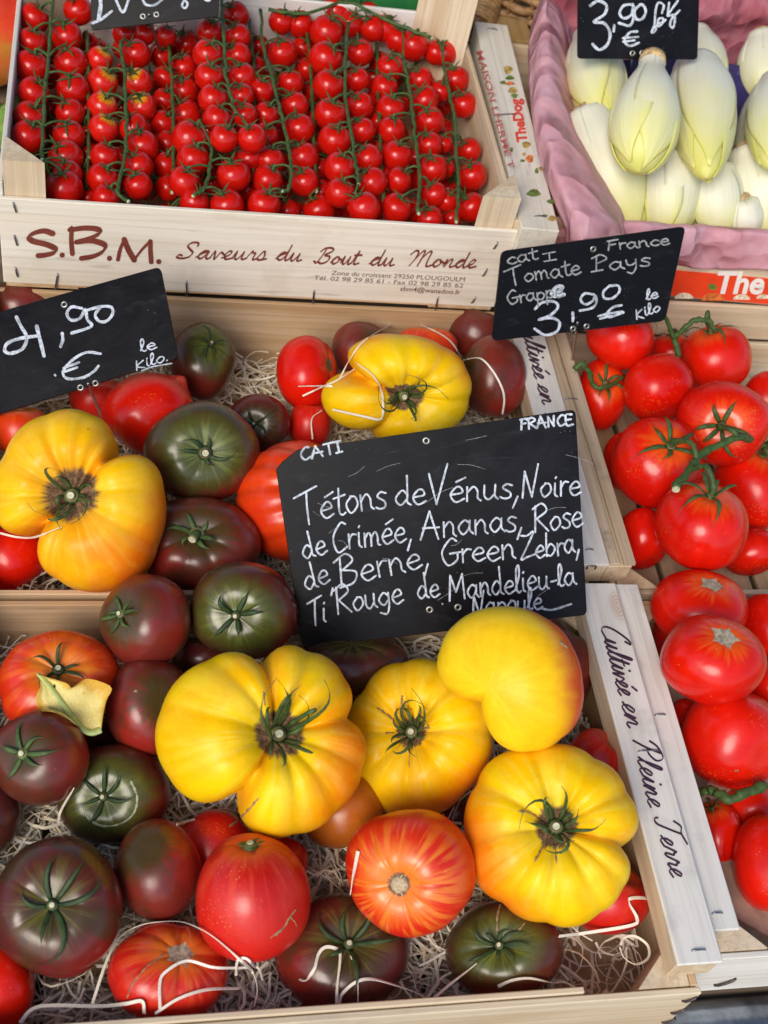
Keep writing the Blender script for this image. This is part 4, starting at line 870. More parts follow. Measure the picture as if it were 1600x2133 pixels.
def cherry_truss(label, stem, fruits, z0, seed, dia=70, lower=False, group='cherry tomato trusses in the printed box', unripe=()):
    rr = random.Random(seed)
    zf = lambda py: z0 + (430 - py) / 430 * .012
    sp = catmull([at(px, py, zf(py) + .013) for px, py in stem], 6)
    sp = sp + np.random.RandomState(seed).normal(0, .00045, sp.shape)
    e = empty('cherry_tomato_truss', sp.mean(0) - np.array([0, 0, .03])); tag(e, label, 'tomato truss', group)
    mb = MB(); n = len(sp); V, Fc, A = tube_geo(sp, (1.0 + .22 * (np.arange(n) % 6 == 0)) * .0016, 8); mb.add(V, Fc, A * .4); st = attach(mb.build('stem', VINE), e)
    dd = unit(sp[-1] - sp[-2]); mb = MB(); mb.add(*tube_geo([sp[-1], sp[-1] + dd * .001], [.0015, .0013], 8)); attach(mb.build('cut_end', CUT, smooth=False), st)
    for i, f in enumerate(fruits):
        px, py = f[0], f[1]; dm = (f[2] if len(f) > 2 else dia) * rr.uniform(.85, 1.03); front = f[3] if len(f) > 3 else 0
        c = at(px, py, zf(py) - rr.uniform(0, .004) + front); t = np.linalg.norm(c - CAM); R_ = dm * .5 * ((c - CAM) @ IF) / F
        v = unit(c - CAM); right = unit(np.cross(v, IU)); up = np.cross(right, v)
        # nearest node above on the stem
        prj = np.array([[(q - CAM) @ IR / ((q - CAM) @ IF) * F + 800, 1066.5 - (q - CAM) @ IU / ((q - CAM) @ IF) * F] for q in sp[::2]])
        k = int(np.argmin((prj[:, 0] - px) ** 2 * .15 + (prj[:, 1] - (py - dm * .42)) ** 2)); node = sp[::2][k]
        sx = np.sign(prj[k, 0] - px)
        axis = unit(right * (sx * rr.uniform(.15, .5)) + up * rr.uniform(.55, .85) - v * rr.uniform(.30, .62))
        ex = unit(right - axis * (right @ axis)); ey = np.cross(axis, ex); sp_ = rr.uniform(0, 6.28); ca, sa = math.cos(sp_), math.sin(sp_)
        e1, e2 = ex * ca + ey * sa, -ex * sa + ey * ca
        mw_ = Matrix([[e1[r] * R_, e2[r] * R_, axis[r] * R_ * rr.uniform(.94, 1.06), c[r]] if False else [e1[r] * R_, e2[r] * R_, axis[r] * R_, c[r]] for r in range(3)] + [[0, 0, 0, 1]])
        o = bpy.data.objects.new('tomato', CHY if i in unripe else CH); col.objects.link(o); o.matrix_basis = mw_; attach(o, e); o.matrix_basis = mw_
        cx_ = bpy.data.objects.new('calyx', rr.choice(CCX)); col.objects.link(cx_); cx_.parent = o; cx_.rotation_euler = (0, 0, rr.uniform(0, 6.28))
        tip = c + axis * R_ * .95
        if np.linalg.norm(node - tip) < .06:
            pp = catmull([node, node * .55 + tip * .45 + np.array([0, 0, .0025]) + axis * .001, tip + axis * R_ * .22, tip], 5); r2 = .00105 * np.interp(np.linspace(0, 1, len(pp)), [0, .6, .75, 1], [1, .85, 1.35, 1.1])
            mb = MB(); V, Fc, A = tube_geo(pp, r2, 7); mb.add(V, Fc, A * .4); attach(mb.build('pedicel', VINE), o)
    return e
ZC = .178
CT = [
 ('first', [(112, -12), (106, 50), (98, 150), (92, 230), (88, 325), (90, 335)], [(72, 38), (68, 88), (66, 140), (70, 193), (62, 243), (60, 285), (163, 22, 62, .006), (140, 76), (148, 132), (152, 186, 70), (146, 236, 68), (144, 283, 70), (137, 328, 70), (141, 362, 70), (134, 392, 80)], .002, ()),
 ('second', [(250, 88), (258, 150), (263, 240), (262, 300), (255, 360), (245, 398), (268, 420)], [(207, 125, 58), (213, 172, 64), (213, 223, 64), (215, 268, 66), (218, 328, 66), (214, 372, 66), (220, 412, 66), (284, 112, 60), (288, 172, 62), (296, 222, 60), (280, 268, 62), (298, 304, 64), (290, 346, 66), (288, 386, 66)], 0, (0, 1, 2, 3, 8, 9)),
 ('third', [(462, -8), (466, 70), (470, 150), (481, 200), (492, 236)], [(437, 66, 62), (433, 114, 66), (436, 160, 64), (444, 207, 66), (452, 248, 68), (467, 288, 62, .014), (491, 32, 58), (496, 76, 60), (497, 116, 58), (505, 160, 62), (504, 200, 60), (510, 240, 62), (525, 288, 62, .014)], .010, ()),
 ('fourth', [(442, 305), (438, 350), (430, 385), (418, 398), (402, 408)], [(396, 290, 76), (403, 332, 72), (384, 378, 76, .004), (487, 365, 74, .006), (405, 422, 64), (473, 428, 74), (520, 330, 62)], .004, ()),
 ('fifth', [(543, 20), (548, 95), (568, 165), (585, 232), (600, 300), (607, 350), (602, 390), (590, 400)], [(522, 175, 54), (545, 190, 60), (554, 240, 58), (552, 285, 56), (561, 335, 70), (557, 375, 68), (550, 426, 72), (588, 110, 62), (606, 172, 60), (615, 220, 60), (624, 268, 62), (633, 328, 66), (634, 378, 66)], .003, ()),
 ('sixth', [(726, 48), (719, 120), (720, 200), (733, 285), (742, 345), (748, 385)], [(680, 68, 70), (678, 122, 70), (684, 178, 66), (688, 238, 68), (697, 292, 70), (707, 350, 70), (708, 402, 72), (776, 60, 58), (751, 110, 60), (745, 166, 58), (750, 220, 58), (756, 272, 58), (767, 330, 62), (776, 380, 64), (758, 433, 68, .004)], .006, ()),
 ('seventh', [(838, 122), (853, 180), (860, 240), (868, 310), (875, 370), (871, 445)], [(812, 142, 60), (801, 182, 64), (813, 228, 64), (815, 272, 68), (826, 325, 66), (830, 376, 62), (826, 434, 64), (829, 82, 60), (876, 166, 62), (885, 208, 60), (896, 252, 60), (895, 302, 60), (902, 352, 62), (905, 405, 62), (896, 456, 58)], .002, ()),
 ('eighth', [(923, 132), (938, 200), (948, 260), (952, 330), (956, 400), (950, 462)], [(908, 110, 56), (926, 112, 54), (950, 166, 54), (966, 218, 62), (918, 190, 48), (924, 300, 44), (926, 350, 44), (978, 312, 58), (984, 366, 60), (983, 432, 66), (930, 420, 46)], -.002, ()),
]
for i, (od, stem, fr_, dz, un) in enumerate(CT):
    cherry_truss('red cherry tomato truss, %s from the end post beside the S of the print' % od, stem, fr_, ZC + dz, 100 + i, unripe=un)
LOW = [('between the first and second upright trusses', [(182, 70), (185, 200), (182, 330)], [(185, y, 50) for y in range(90, 420, 46)]),
       ('between the second and third upright trusses', [(352, 95), (360, 200), (362, 310), (358, 400)], [(336, 118, 54), (344, 162, 54), (342, 210, 58), (340, 258, 60), (350, 300, 58), (345, 345, 60), (350, 392, 58), (390, 92, 62), (384, 142, 60), (384, 190, 62), (388, 240, 66)]),
       ('between the third and fifth upright trusses', [(520, 40), (530, 180), (530, 340)], [(522, 40, 56), (540, 95, 46), (530, 140, 46), (520, 230, 46), (508, 335, 50), (515, 395, 50), (600, 440, 50)]),
       ('between the fifth and sixth upright trusses', [(640, 60), (650, 200), (660, 400)], [(640, 60, 56), (632, 100, 50), (640, 145, 50), (652, 190, 50), (655, 245, 48), (660, 300, 50), (665, 350, 50), (668, 402, 56), (665, 438, 66)]),
       ('along the white back board of the printed box', [(560, 20), (640, 28), (720, 5), (800, 40), (900, 80)], [(585, 45, 56), (625, 50, 60), (700, 25, 74), (760, 25, 60), (800, 60, 60), (730, 50, 60), (860, 95, 62), (300, 70, 50), (260, 70, 50), (345, 75, 50)]),
       ('between the sixth and seventh upright trusses', [(785, 90), (790, 250), (800, 420)], [(790, 130, 48), (785, 200, 46), (790, 255, 48), (798, 310, 46), (800, 365, 48), (790, 410, 50), (855, 440, 56), (940, 455, 50)])]
for i, (od, stem, fr_) in enumerate(LOW): cherry_truss('red cherry tomato truss lying low %s' % od, stem, fr_, ZC - .014 if i != 4 else ZC + .004, 200 + i, 52, True)
rr_ = random.Random(5); deep = [(x + rr_.uniform(-10, 10), y + rr_.uniform(-10, 10), 52) for x in range(60, 1000, 48) for y in range(110, 470, 55) if x < 880 + y * .25]
for r in range(0, len(deep), 24): cherry_truss('red cherry tomato truss in the shaded bottom layer of the printed box', [deep[r][:2], deep[min(r + 12, len(deep) - 1)][:2], deep[min(r + 23, len(deep) - 1)][:2]], deep[r:r + 24], ZC - .034, 300 + r, 52, True, group='bottom layer cherry trusses')

# ------------------------------------------------------------------ where fruit surfaces lie (for things that rest on them)
from mathutils.bvhtree import BVHTree
_v, _f, _n = [], [], 0
for d in T:
    _v.append(d['fr'].V); _f += [tuple(i + _n for i in f) for f in d['fr'].F]; _n += len(d['fr'].V)
BVH = BVHTree.FromPolygons([Vector(p) for p in np.concatenate(_v)], _f)
def hit(px, py, zfloor=.03):
    dr = unit(ray(px, py)); h = BVH.ray_cast(Vector(CAM), Vector(dr)); tf = (zfloor - CAM[2]) / dr[2]
    return dr, (min(h[3], tf) if h[0] is not None else tf)

# ------------------------------------------------------------------ price slates
def slate(name, label, corners, P0, n, eyelets, rad=9, notch=None, pin=None, th=.0022):
    P0 = np.asarray(P0, float); n = unit(n); pts = []
    for i, c in enumerate(corners):
        c = np.array(c, float); a = np.array(corners[i - 1], float); b = np.array(corners[(i + 1) % len(corners)], float)
        r = rad if not (notch and i in notch) else 2.5
        da, db = unit(a - c), unit(b - c)
        for t in np.linspace(0, 1, 6): pts.append((c + da * r) * (1 - t) ** 2 + 2 * c * t * (1 - t) + (c + db * r) * t ** 2)
    Q = np.array([on_plane(p[0], p[1], P0, n) for p in pts]); k = len(Q)
    e = empty(name, Q.min(0) * .5 + Q.max(0) * .5 - np.array([0, 0, .5 * np.ptp(Q[:, 2])])); tag(e, label, 'price slate', 'chalk price slates')
    cen = Q.mean(0); In = cen + (Q - cen) * .996
    V = np.vstack([In, Q - n * .0003, Q - n * (th - .0003), In - n * th]); Fc = [tuple(range(k))[::-1], tuple(range(3 * k, 4 * k))]
    for L in range(3): Fc += [(L * k + i, L * k + (i + 1) % k, (L + 1) * k + (i + 1) % k, (L + 1) * k + i) for i in range(k)]
    pa = Q[1:] - Q[:-1]; nn = np.cross(Q[6] - cen, Q[12] - cen)
    if nn @ n > 0: Fc = [f[::-1] for f in Fc]
    o = attach(mesh_obj('board', V, Fc, SLATE, None, False), e)
    ax = unit(np.cross(n, [0, 0, 1.])); ay = np.cross(n, ax)
    for px, py in eyelets:
        c = on_plane(px, py, P0, n); a = np.linspace(0, 2 * np.pi, 18, endpoint=False)
        prof = [(.0010, -.0010), (.0012, .0003), (.0018, .0007), (.0026, .0005), (.0030, .0)]
        V = np.concatenate([c + (np.cos(a)[:, None] * ax + np.sin(a)[:, None] * ay) * r_ + n * (h_ + .00005) for r_, h_ in prof]); m_ = 18
        Fc = [(j * m_ + i, j * m_ + (i + 1) % m_, (j + 1) * m_ + (i + 1) % m_, (j + 1) * m_ + i) for j in range(4) for i in range(m_)] + [tuple(range(m_))]
        attach(mesh_obj('eyelet', V, Fc, EYELET, None), e)
    if pin:
        (ax_, ay_, za), (bx, by, zb) = pin; a = on_plane(ax_, ay_, P0, n) - n * .0035; b = at(bx, by, zb)
        mb = MB(); mb.add(*tube_geo(catmull([a + (a - b) * .12, a, a * .5 + b * .5, b], 4), .0011, 8)); attach(mb.build('pin', PIN), e)
    return e
def ctr(c, z, i=None): return at(c[0], c[1], z)
# big slate leaning between the two heirloom crates
P0, n0 = at(900, 1270, .105), np.array([-.15, -.73, .667])
sg = slate('chalk_slate', 'big black slate with five chalk lines beginning Tétons de Vénus', [(575, 978), (588, 962), (622, 936), (1199, 853), (1223, 1281), (630, 1350)], P0, n0, [(888, 918), (895, 1270), (954, 1265)], 12, (0, 1, 2), ((925, 1268, 0), (940, 1330, .01)))
ik = Ink(P0, n0, .0003)
for wd, p0, p1, xh in (('Tétons', (628, 1086), (803, 1058), 33), ('de', (822, 1054), (884, 1051), 31), ('Vénus,', (892, 1047), (1078, 1037), 31), ('Noire', (1087, 1037), (1207, 1030), 29),
                       ('de', (632, 1166), (680, 1153), 28), ('Crimée,', (692, 1149), (856, 1127), 29), ('Ananas,', (876, 1122), (1086, 1104), 30), ('Rose', (1112, 1108), (1212, 1097), 29),
                       ('de', (636, 1229), (686, 1215), 28), ('Berne,', (708, 1221), (892, 1180), 31), ('Green', (917, 1178), (1072, 1162), 28), ('Zebra,', (1086, 1166), (1206, 1150), 26),
                       ('Ti', (648, 1296), (678, 1293), 26), ("'Rouge", (693, 1281), (838, 1254), 28), ('de', (870, 1248), (914, 1241), 25), ('Mandelieu', (934, 1250), (1142, 1226), 27), ('-la', (1148, 1226), (1198, 1217), 24), ('Napoule', (984, 1283), (1128, 1268), 22)):
    ik = Ink(P0, n0, .0003); ik.word(wd, p0, p1, xh, 3.9, G, .08); ik.build('lettering', CHALK, sg)
ik = Ink(P0, n0, .0003); ik.stroke([(1128, 1267), (1150, 1270), (1190, 1258)], 4.4); ik.build('lettering', CHALK, sg); ik = Ink(P0, n0, .0003)
ik.word('FRANCE', (1084, 895), (1192, 884), 11.5, 4.2, {**G, 'N': (1.2, ([(.1, 0), (.15, 1.9)], [(.15, 1.9), (.8, .05)], [(.8, .05), (.9, 1.95)]))}); ik.build('lettering', CHALK, sg); ik = Ink(P0, n0, .0003); ik.word('CATI', (627, 959), (710, 941), 12, 4.2, {**G, 'T': (1.1, ([(0, 1.85), (1.0, 1.9)], [(.5, 1.85), (.48, 0)]))})
ik.build('lettering', CHALK, sg)
ik = Ink(P0, n0, .0002); rs = random.Random(9)
for i in range(16):
    x, y = rs.uniform(640, 1180), rs.uniform(900, 1290); a = rs.uniform(-.8, .8); L = rs.uniform(8, 60); ik.stroke([(x, y), (x + L * .5, y + L * .5 * a + rs.uniform(-4, 4)), (x + L, y + L * a)], .7)
ik.build('scratches', CHALK_DIM, sg)
# slate for the vine tomatoes
P1, n1 = at(1200, 690, .155), np.array([.089, -.90, .42])
sg = slate('chalk_slate', 'black slate reading cat I France Tomate Pays Grappe 3,90 over the vine tomatoes', [(1045, 524), (1429, 472), (1386, 669), (1025, 711)], P1, n1, [(1236, 519), (1194, 685), (1222, 680)], 13, None, ((1205, 684, 0), (1190, 762, .085)))
ik = Ink(P1, n1, .0003)
for wd, p0, p1, xh in (('cat', (1056, 551), (1117, 540), 14), ('France', (1264, 521), (1393, 509), 12), ('Tomate', (1062, 591), (1208, 570), 17), ('Pays', (1235, 565), (1352, 553), 17), ('Grappe', (1056, 634), (1172, 617), 15)): ik.word(wd, p0, p1, xh, 3.4, {**G, 'F': (1.0, ([(.3, 1.6), (.12, 0)], [(.1, 1.55), (1.0, 1.7)], [(.2, .85), (.75, .95)]))})
ik.word('I', (1133, 544), (1152, 541), 9, 3)
ik.build('lettering', CHALK_DIM, sg)
ik = Ink(P1, n1, .0004); o6, k6 = (1000, 450), 2.667
for st, w in (([(305, 515), (345, 480), (410, 475), (432, 505), (390, 550), (325, 575), (395, 565), (440, 590), (425, 640), (360, 660), (302, 625)], 5.5), ([(514, 538), (516, 560), (514, 582)], 6), ([(630, 435), (580, 430), (558, 465), (585, 490), (625, 470), (640, 440), (645, 480), (620, 510), (555, 525)], 5),
              ([(720, 385), (685, 420), (690, 455), (735, 455), (772, 420), (765, 385), (715, 388)], 5), ([(785, 495), (740, 505), (705, 540), (720, 560), (795, 535)], 5), ([(655, 555), (720, 540), (790, 530)], 4.5), ([(665, 570), (730, 552)], 4), ([(395, 430), (430, 420), (460, 395), (430, 390), (405, 415), (410, 445), (465, 435)], 7)):
    ik.stroke(zz(st, o6, k6), w)
ik.word('le', (1346, 625), (1369, 620), 11, 3.2, G, .2); ik.word('Kilo', (1325, 663), (1374, 647), 11, 3.2, {**G, 'K': (.9, ([(.15, 1.5), (.05, -.1)], [(.75, 1.3), (.12, .55), (.8, -.35)]))}, .15)
ik.build('lettering', CHALK, sg)
# slate 4,90
P2, n2 = at(180, 800, .125), np.array([-.30, -.50, .81])
sg = slate('chalk_slate', 'tilted black slate chalked 4,90 € le kilo below the printed cream box', [(-62, 666), (334, 555), (372, 746), (-28, 870)], P2, n2, [(134, 634), (168, 807), (199, 798)], 13, None, ((184, 805, 0), (213, 872, .04)))
ik = Ink(P2, n2, .0003)
for st, w in (([(92, 748), (118, 800), (150, 862), (125, 925), (60, 950), (28, 935), (42, 895), (110, 868), (215, 852)], 7), ([(205, 800), (225, 880), (246, 965)], 7.5), ([(347, 840), (350, 875), (338, 912)], 6.5), ([(455, 700), (400, 692), (373, 728), (395, 765), (445, 755), (475, 705), (485, 760), (508, 800), (400, 838)], 6),
              ([(480, 712), (560, 690), (620, 695), (625, 735), (590, 772), (550, 770), (530, 735), (560, 692)], 6), ([(560, 952), (480, 945), (400, 990), (352, 1050), (375, 1090), (460, 1085), (520, 1052), (548, 1020)], 5.5), ([(355, 1032), (440, 1000)], 5), ([(350, 1055), (430, 1028)], 5), ([(306, 1070), (310, 1074)], 4),
              ([(788, 1046), (850, 1024), (955, 1006)], 2.4)):
    ik.stroke(zz(st, o4, k4), w)
ik.build('lettering', CHALK, sg); ik = Ink(P2, n2, .0003); ik.word('le', (294, 733), (325, 727), 12.5, 3.0); ik.word('Kilo.', (284, 771), (349, 751), 11.5, 2.8, {**G, 'K': (.9, ([(.15, 1.5), (.05, -.1)], [(.75, 1.3), (.12, .55), (.8, -.05)]))}, .15)
ik.build('lettering', CHALK, sg)
# slate in the chicory crate
P3, n3 = at(1320, 110, .268), np.array([-.10, -.80, .60])
sg = slate('chalk_slate', 'bluish black slate chalked 3,90 € standing among the white chicory', [(1204, -40), (1458, -40), (1453, 124), (1203, 122)], P3, n3, [(1318, 111), (1338, 110)], 9, None, ((1321, 118, 0), (1312, 160, .2)))
ik = Ink(P3, n3, .0003); o3, k3 = (1000, 0), 2.667
for st, w in (([(612, 32), (655, 5), (702, 30), (690, 80), (632, 122), (690, 130), (722, 185), (705, 250), (660, 276), (625, 245)], 6), ([(745, 142), (742, 175)], 5), ([(848, 25), (800, 30), (775, 72), (798, 102), (840, 82), (852, 30), (852, 100), (830, 142), (772, 128)], 5.5), ([(890, 25), (858, 60), (868, 105), (900, 105), (920, 65), (905, 28), (885, 28)], 5.5),
              ([(1010, 72), (1020, 30), (990, 15), (975, 60), (968, 140), (952, 178), (972, 172), (985, 135), (1012, 125), (1015, 102), (990, 108), (992, 146), (1030, 110)], 4.6), ([(1050, 15), (1042, 85)], 4.6), ([(1098, 5), (1062, 55), (1040, 88), (1078, 85), (1080, 125), (1070, 155), (1055, 138), (1068, 100), (1108, 58)], 4.6), ([(872, 175), (830, 182), (802, 225), (830, 255), (882, 238)], 5), ([(795, 212), (878, 205)], 4.5), ([(795, 232), (858, 224)], 4.5)):
    ik.stroke(zz(st, o3, k3), w)
ik.build('lettering', CHALK, sg)
# slate in the cherry tomato box
P4, n4 = at(320, 50, .228), np.array([-.15, -.70, .70])
sg = slate('chalk_slate', 'black slate pinned among the cherry tomatoes, only its lower edge in view', [(188, -80), (462, -110), (455, 34), (190, 63)], P4, n4, [(298, 34), (326, 30)], 8, None, ((312, 36, 0), (334, 110, .18)))
ik = Ink(P4, n4, .0003); o1 = (0, 0)
for st, w in (([(545, -60), (560, 20), (548, 110)], 8), ([(515, 128), (560, 110), (622, 62)], 5.5), ([(632, -30), (682, 68), (718, -10)], 5.5), ([(785, -20), (810, 25), (860, 28), (905, -5)], 5), ([(1030, -10), (1012, 30), (1030, 45), (1042, 20), (1020, -5)], 4.5), ([(1140, -20), (1140, 0), (1165, 2), (1170, -20)], 4.5)): ik.stroke(zz(st, o1, 2.667), w)
ik.build('lettering', CHALK, sg)

# ------------------------------------------------------------------ wood wool
def straw_mat(name, a, b):
    t = NT(name); r = t.attr('s').outputs['Fac']; n_ = t.noise(t.coord((1, 1, 1), False), 900, 2)
    c = t.mix(r, a, b); c = t.mix(t.ss(n_, .4, .7, 0, .3), c, tuple(x * .7 for x in a)); t.l(c, t.b.inputs['Base Color']); t.set(Roughness=.6, Specular_IOR_Level=.35); return t.m
STRAW = straw_mat('wood_wool', (.86, .73, .50), (.94, .89, .77))
def ribbon(P, w, tw, rr):
    n = len(P); Tn = np.gradient(P, axis=0); Tn /= np.linalg.norm(Tn, axis=1)[:, None] + 1e-9
    a = np.array([rr.uniform(-1, 1), rr.uniform(-1, 1), 1.2]); N = a - Tn * (Tn @ a)[:, None]; N /= np.linalg.norm(N, axis=1)[:, None] + 1e-9; B = np.cross(Tn, N)
    ph = np.linspace(0, tw, n)[:, None]; Wv = B * np.cos(ph) + N * np.sin(ph); Th = np.cross(Tn, Wv) * .00022
    V = np.concatenate([P + Wv * w / 2 + Th, P - Wv * w / 2 + Th, P - Wv * w / 2 - Th, P + Wv * w / 2 - Th])
    Fc = []
    for i in range(n - 1):
        for k in range(4):
            k2 = (k + 1) % 4; Fc.append((k * n + i, k2 * n + i, k2 * n + i + 1, k * n + i + 1))
    Fc += [(0, n, 2 * n, 3 * n), (n - 1, 4 * n - 1, 3 * n - 1, 2 * n - 1)]
    return V, Fc
def wool(label, lo, hi, count, seed, zt_, thin=None):
    rr = random.Random(seed); mb = MB()
    for _ in range(count):
        x, y = rr.uniform(lo[0], hi[0]), rr.uniform(lo[1], hi[1]); n = 9; L = rr.uniform(.02, .075); a = rr.uniform(0, 6.28); z = .0095 + rr.random() ** 1.2 * zt_
        if thin and rr.random() > thin(x, y): continue
        P = [(x, y, z)]; ka = rr.gauss(0, .35); dz = rr.gauss(0, .25)
        for i in range(n - 1):
            a += ka + rr.gauss(0, .22); dz = .7 * dz + rr.gauss(0, .16); s_ = L / (n - 1); p = P[-1]
            P.append((min(max(p[0] + math.cos(a) * s_, lo[0]), hi[0]), min(max(p[1] + math.sin(a) * s_, lo[1]), hi[1]), min(max(p[2] + dz * s_, .0095), .012 + zt_)))
        V, Fc = ribbon(np.array(P) + np.array([[rr.gauss(0, 1e-5)] * 3]), rr.uniform(.0006, .0023), rr.gauss(0, 2.2), rr); mb.add(V, Fc, np.full(len(V), rr.random()))
    tag(mb.build('wood_wool', STRAW, None, False), label, 'wood wool', None, 'stuff')
def near_corner(x, y): return .35 if (x > -.075 and y < -.17) else 1.0
wool('pale shredded wood wool bedding the front heirloom crate', (-.47, -.282), (.000, .004), 3600, 71, .030, near_corner)
wool('pale shredded wood wool bedding the heirloom crate below the printed box', (-.47, .028), (.000, .312), 3800, 72, .036)

def shaving(label, pts, w=.0022, lift=.004, zfloor=.045, seed=0, o=(0, 0), k=1.0, tw=.8):
    p = catmull([(o[0] + x / k, o[1] + y / k) for x, y in pts], 7); dr, t = zip(*[hit(px, py, zfloor) for px, py in p]); t = np.array(t)
    tm = t.copy()
    for i in range(len(t)): tm[i] = t[max(0, i - 2):i + 3].min()
    ker = np.ones(5) / 5; tp = np.concatenate([[tm[0]] * 2, tm, [tm[-1]] * 2]); ts = np.convolve(tp, ker, 'valid'); ts = np.minimum(ts, t)
    P = np.array([CAM + d_ * (x - lift) for d_, x in zip(dr, ts)]); rr = random.Random(seed + len(pts)); V, Fc = ribbon(P, w * .60, rr.uniform(.8, 2.6) * rr.choice((-1, 1)), rr)
    ob = mesh_obj('wood_shaving', V, Fc, STRAW, None, False, P[0], {'s': np.full(len(V), .55 + .45 * rr.random())}); tag(ob, label, 'wood shaving', 'loose wood shavings on the tomatoes')
Z6, Z7, Z8, Z5, ZL = ((0, 1620), 2.909), ((500, 1620), 2.909), ((1000, 1620), 2.667), ((550, 450), 2.667), ((0, 820), 2.667)
for i, (lb, (o_, k_), pts, w) in enumerate((
    ('long pale wood shaving arching over the ribbed red tomato', Z6, [(560, 1370), (640, 1130), (720, 970), (860, 890), (1060, 870), (1180, 900), (1300, 970), (1440, 1090), (1530, 1180), (1560, 1290), (1540, 1390)], .0030),
    ('wood shaving bent like a hook across the ribbed red tomato', Z6, [(970, 1400), (968, 1250), (1000, 1180), (1130, 1110), (1300, 1150), (1500, 1150)], .0028),
    ('wood shaving sloping across the lower flank of the ribbed red tomato', Z6, [(940, 1430), (1080, 1340), (1250, 1285), (1450, 1275)], .0028),
    ('wood shaving running along the front board before the ribbed red tomato', Z6, [(120, 1485), (200, 1400), (330, 1380), (600, 1385), (760, 1370), (860, 1355), (875, 1430)], .0034),
    ('short straight wood chip on the red tomato under the largest yellow one', Z6, [(1072, 285), (1120, 268), (1182, 252)], .0030),
    ('thin wood shaving between two dark tomatoes by the picture edge', Z6, [(350, 290), (370, 200), (450, 60)], .0026),
    ('wood shaving looped beside the ribbed red tomato', Z6, [(1430, 1200), (1440, 1110), (1490, 1095), (1540, 1140), (1570, 1160), (1590, 1230)], .0026),
    ('curled wood shaving hanging over the dark blue-green tomato', Z7, [(360, 1220), (400, 1225), (450, 1160), (480, 1060), (530, 1025), (600, 1050), (605, 1120), (590, 1250), (585, 1380)], .0034),
    ('wood shaving bowed across the foot of the dark blue-green tomato', Z7, [(600, 1380), (620, 1310), (700, 1240), (800, 1220), (950, 1260), (1060, 1300), (1130, 1340)], .0032),
    ('hair-thin wood shaving hanging from the stem of the dark blue-green tomato', Z7, [(670, 1080), (710, 1180), (715, 1370)], .0014),
    ('straight wood chip standing against the streaked red tomato', Z7, [(715, 445), (690, 580), (668, 705)], .0036),
    ('straight wood shaving crossing the bluish-shining dark tomato', Z7, [(1170, 1340), (1300, 1230), (1435, 1125)], .0030),
    ('crumpled wood shaving rising against the lettered side bar', Z8, [(990, 700), (930, 670), (840, 670), (830, 700), (872, 780), (840, 820), (600, 860), (440, 880)], .0036),
    ('wood shaving loop lying in the bare crate corner', Z8, [(780, 930), (800, 890), (860, 880), (930, 930), (935, 1000), (870, 1035), (800, 1000), (775, 940)], .0028),
    ('wavy wood shaving on the front board below the bluish-shining tomato', Z8, [(100, 1160), (180, 1125), (280, 1115), (400, 1140), (470, 1135), (560, 1190)], .0036),
    ('long wood shaving arching over the yellow tomato behind the slate', Z5, [(420, 905), (480, 790), (560, 690), (700, 610), (800, 590), (920, 625), (1030, 690), (1100, 790)], .0026),
    ('wood shaving folded over the yellow lobe behind the slate', Z5, [(520, 820), (600, 880), (650, 960), (662, 1090), (640, 1130), (560, 1115), (380, 1075)], .0030),
    ('curved wood shaving on the tall dusky brown-red tomato', Z5, [(1110, 800), (1200, 790), (1270, 860), (1320, 950), (1335, 1020), (1325, 1100)], .0028),
    ('straight wood chip across the side-lying red tomato', Z5, [(190, 945), (290, 945), (380, 945)], .0030),
    ('bent wood shaving below the chip on the side-lying red tomato', Z5, [(215, 1000), (300, 960), (410, 910), (500, 850)], .0024),
    ('thin wood shaving on the small rosy tomato beside the slate', Z5, [(270, 1240), (265, 1130), (320, 1080)], .0020),
    ('thin wood shaving under the lobed yellow-orange beefsteak', ZL, [(0, 775), (100, 797), (200, 795), (340, 740)], .0026),
)):
    shaving(lb, pts, w, .003, .055, i * 7, o_, k_)

# corky cracks, scratches and pale growth lines on the skins
CORK = plain('corky_crack', (.30, .20, .10), .9, .4, 500); PALEGREEN = plain('pale_growth_line', (.34, .36, .22), .6, .4, 300)
def crack(key, pts, w=.0008, mat=None, name='crack'):
    p = catmull(pts, 6); P = []
    for px, py in p:
        dr, t = hit(px, py, .0); P.append(CAM + dr * (t - .00005))
    P = np.array(P); n_ = -np.array([unit(ray(px, py)) for px, py in p]); k = len(P); rr = random.Random(key + str(pts[0])); r = np.array([w * rr.uniform(.4, 1.2) for _ in range(k)]); r[0] = r[-1] = w * .2
    mb = MB(); mb.add(*tube_geo(P, r, 6, .35, n_)); attach(mb.build(name, mat or CORK), FR[key]['obj'])
crack('rose', [(618, 1892), (602, 1912), (592, 1930), (572, 1950)], .0009, None, 'scratch'); crack('rose', [(604, 1910), (614, 1920), (618, 1930)], .0006, None, 'scratch'); crack('rose', [(590, 1932), (580, 1940), (562, 1955)], .0006, None, 'scratch')
crack('ybig', [(540, 1662), (520, 1685), (500, 1705), (478, 1722)], .0011); crack('ybig', [(548, 1440), (552, 1470)], .0008); crack('ybig', [(606, 1455), (598, 1490)], .0009)
crack('yrt', [(1138, 1752), (1126, 1775), (1114, 1796)], .0011); crack('yrt', [(1157, 1758), (1160, 1800)], .0010); crack('yrt', [(1118, 1702), (1100, 1692), (1080, 1690)], .0010)
crack('ymid', [(838, 1488), (836, 1460), (838, 1448)], .0010); crack('ymid', [(822, 1502), (800, 1485), (784, 1474)], .0009); crack('ymid', [(880, 1515), (898, 1516)], .0010); crack('ymid', [(822, 1526), (802, 1528)], .0008); crack('ymid', [(852, 1552), (853, 1600)], .0006)
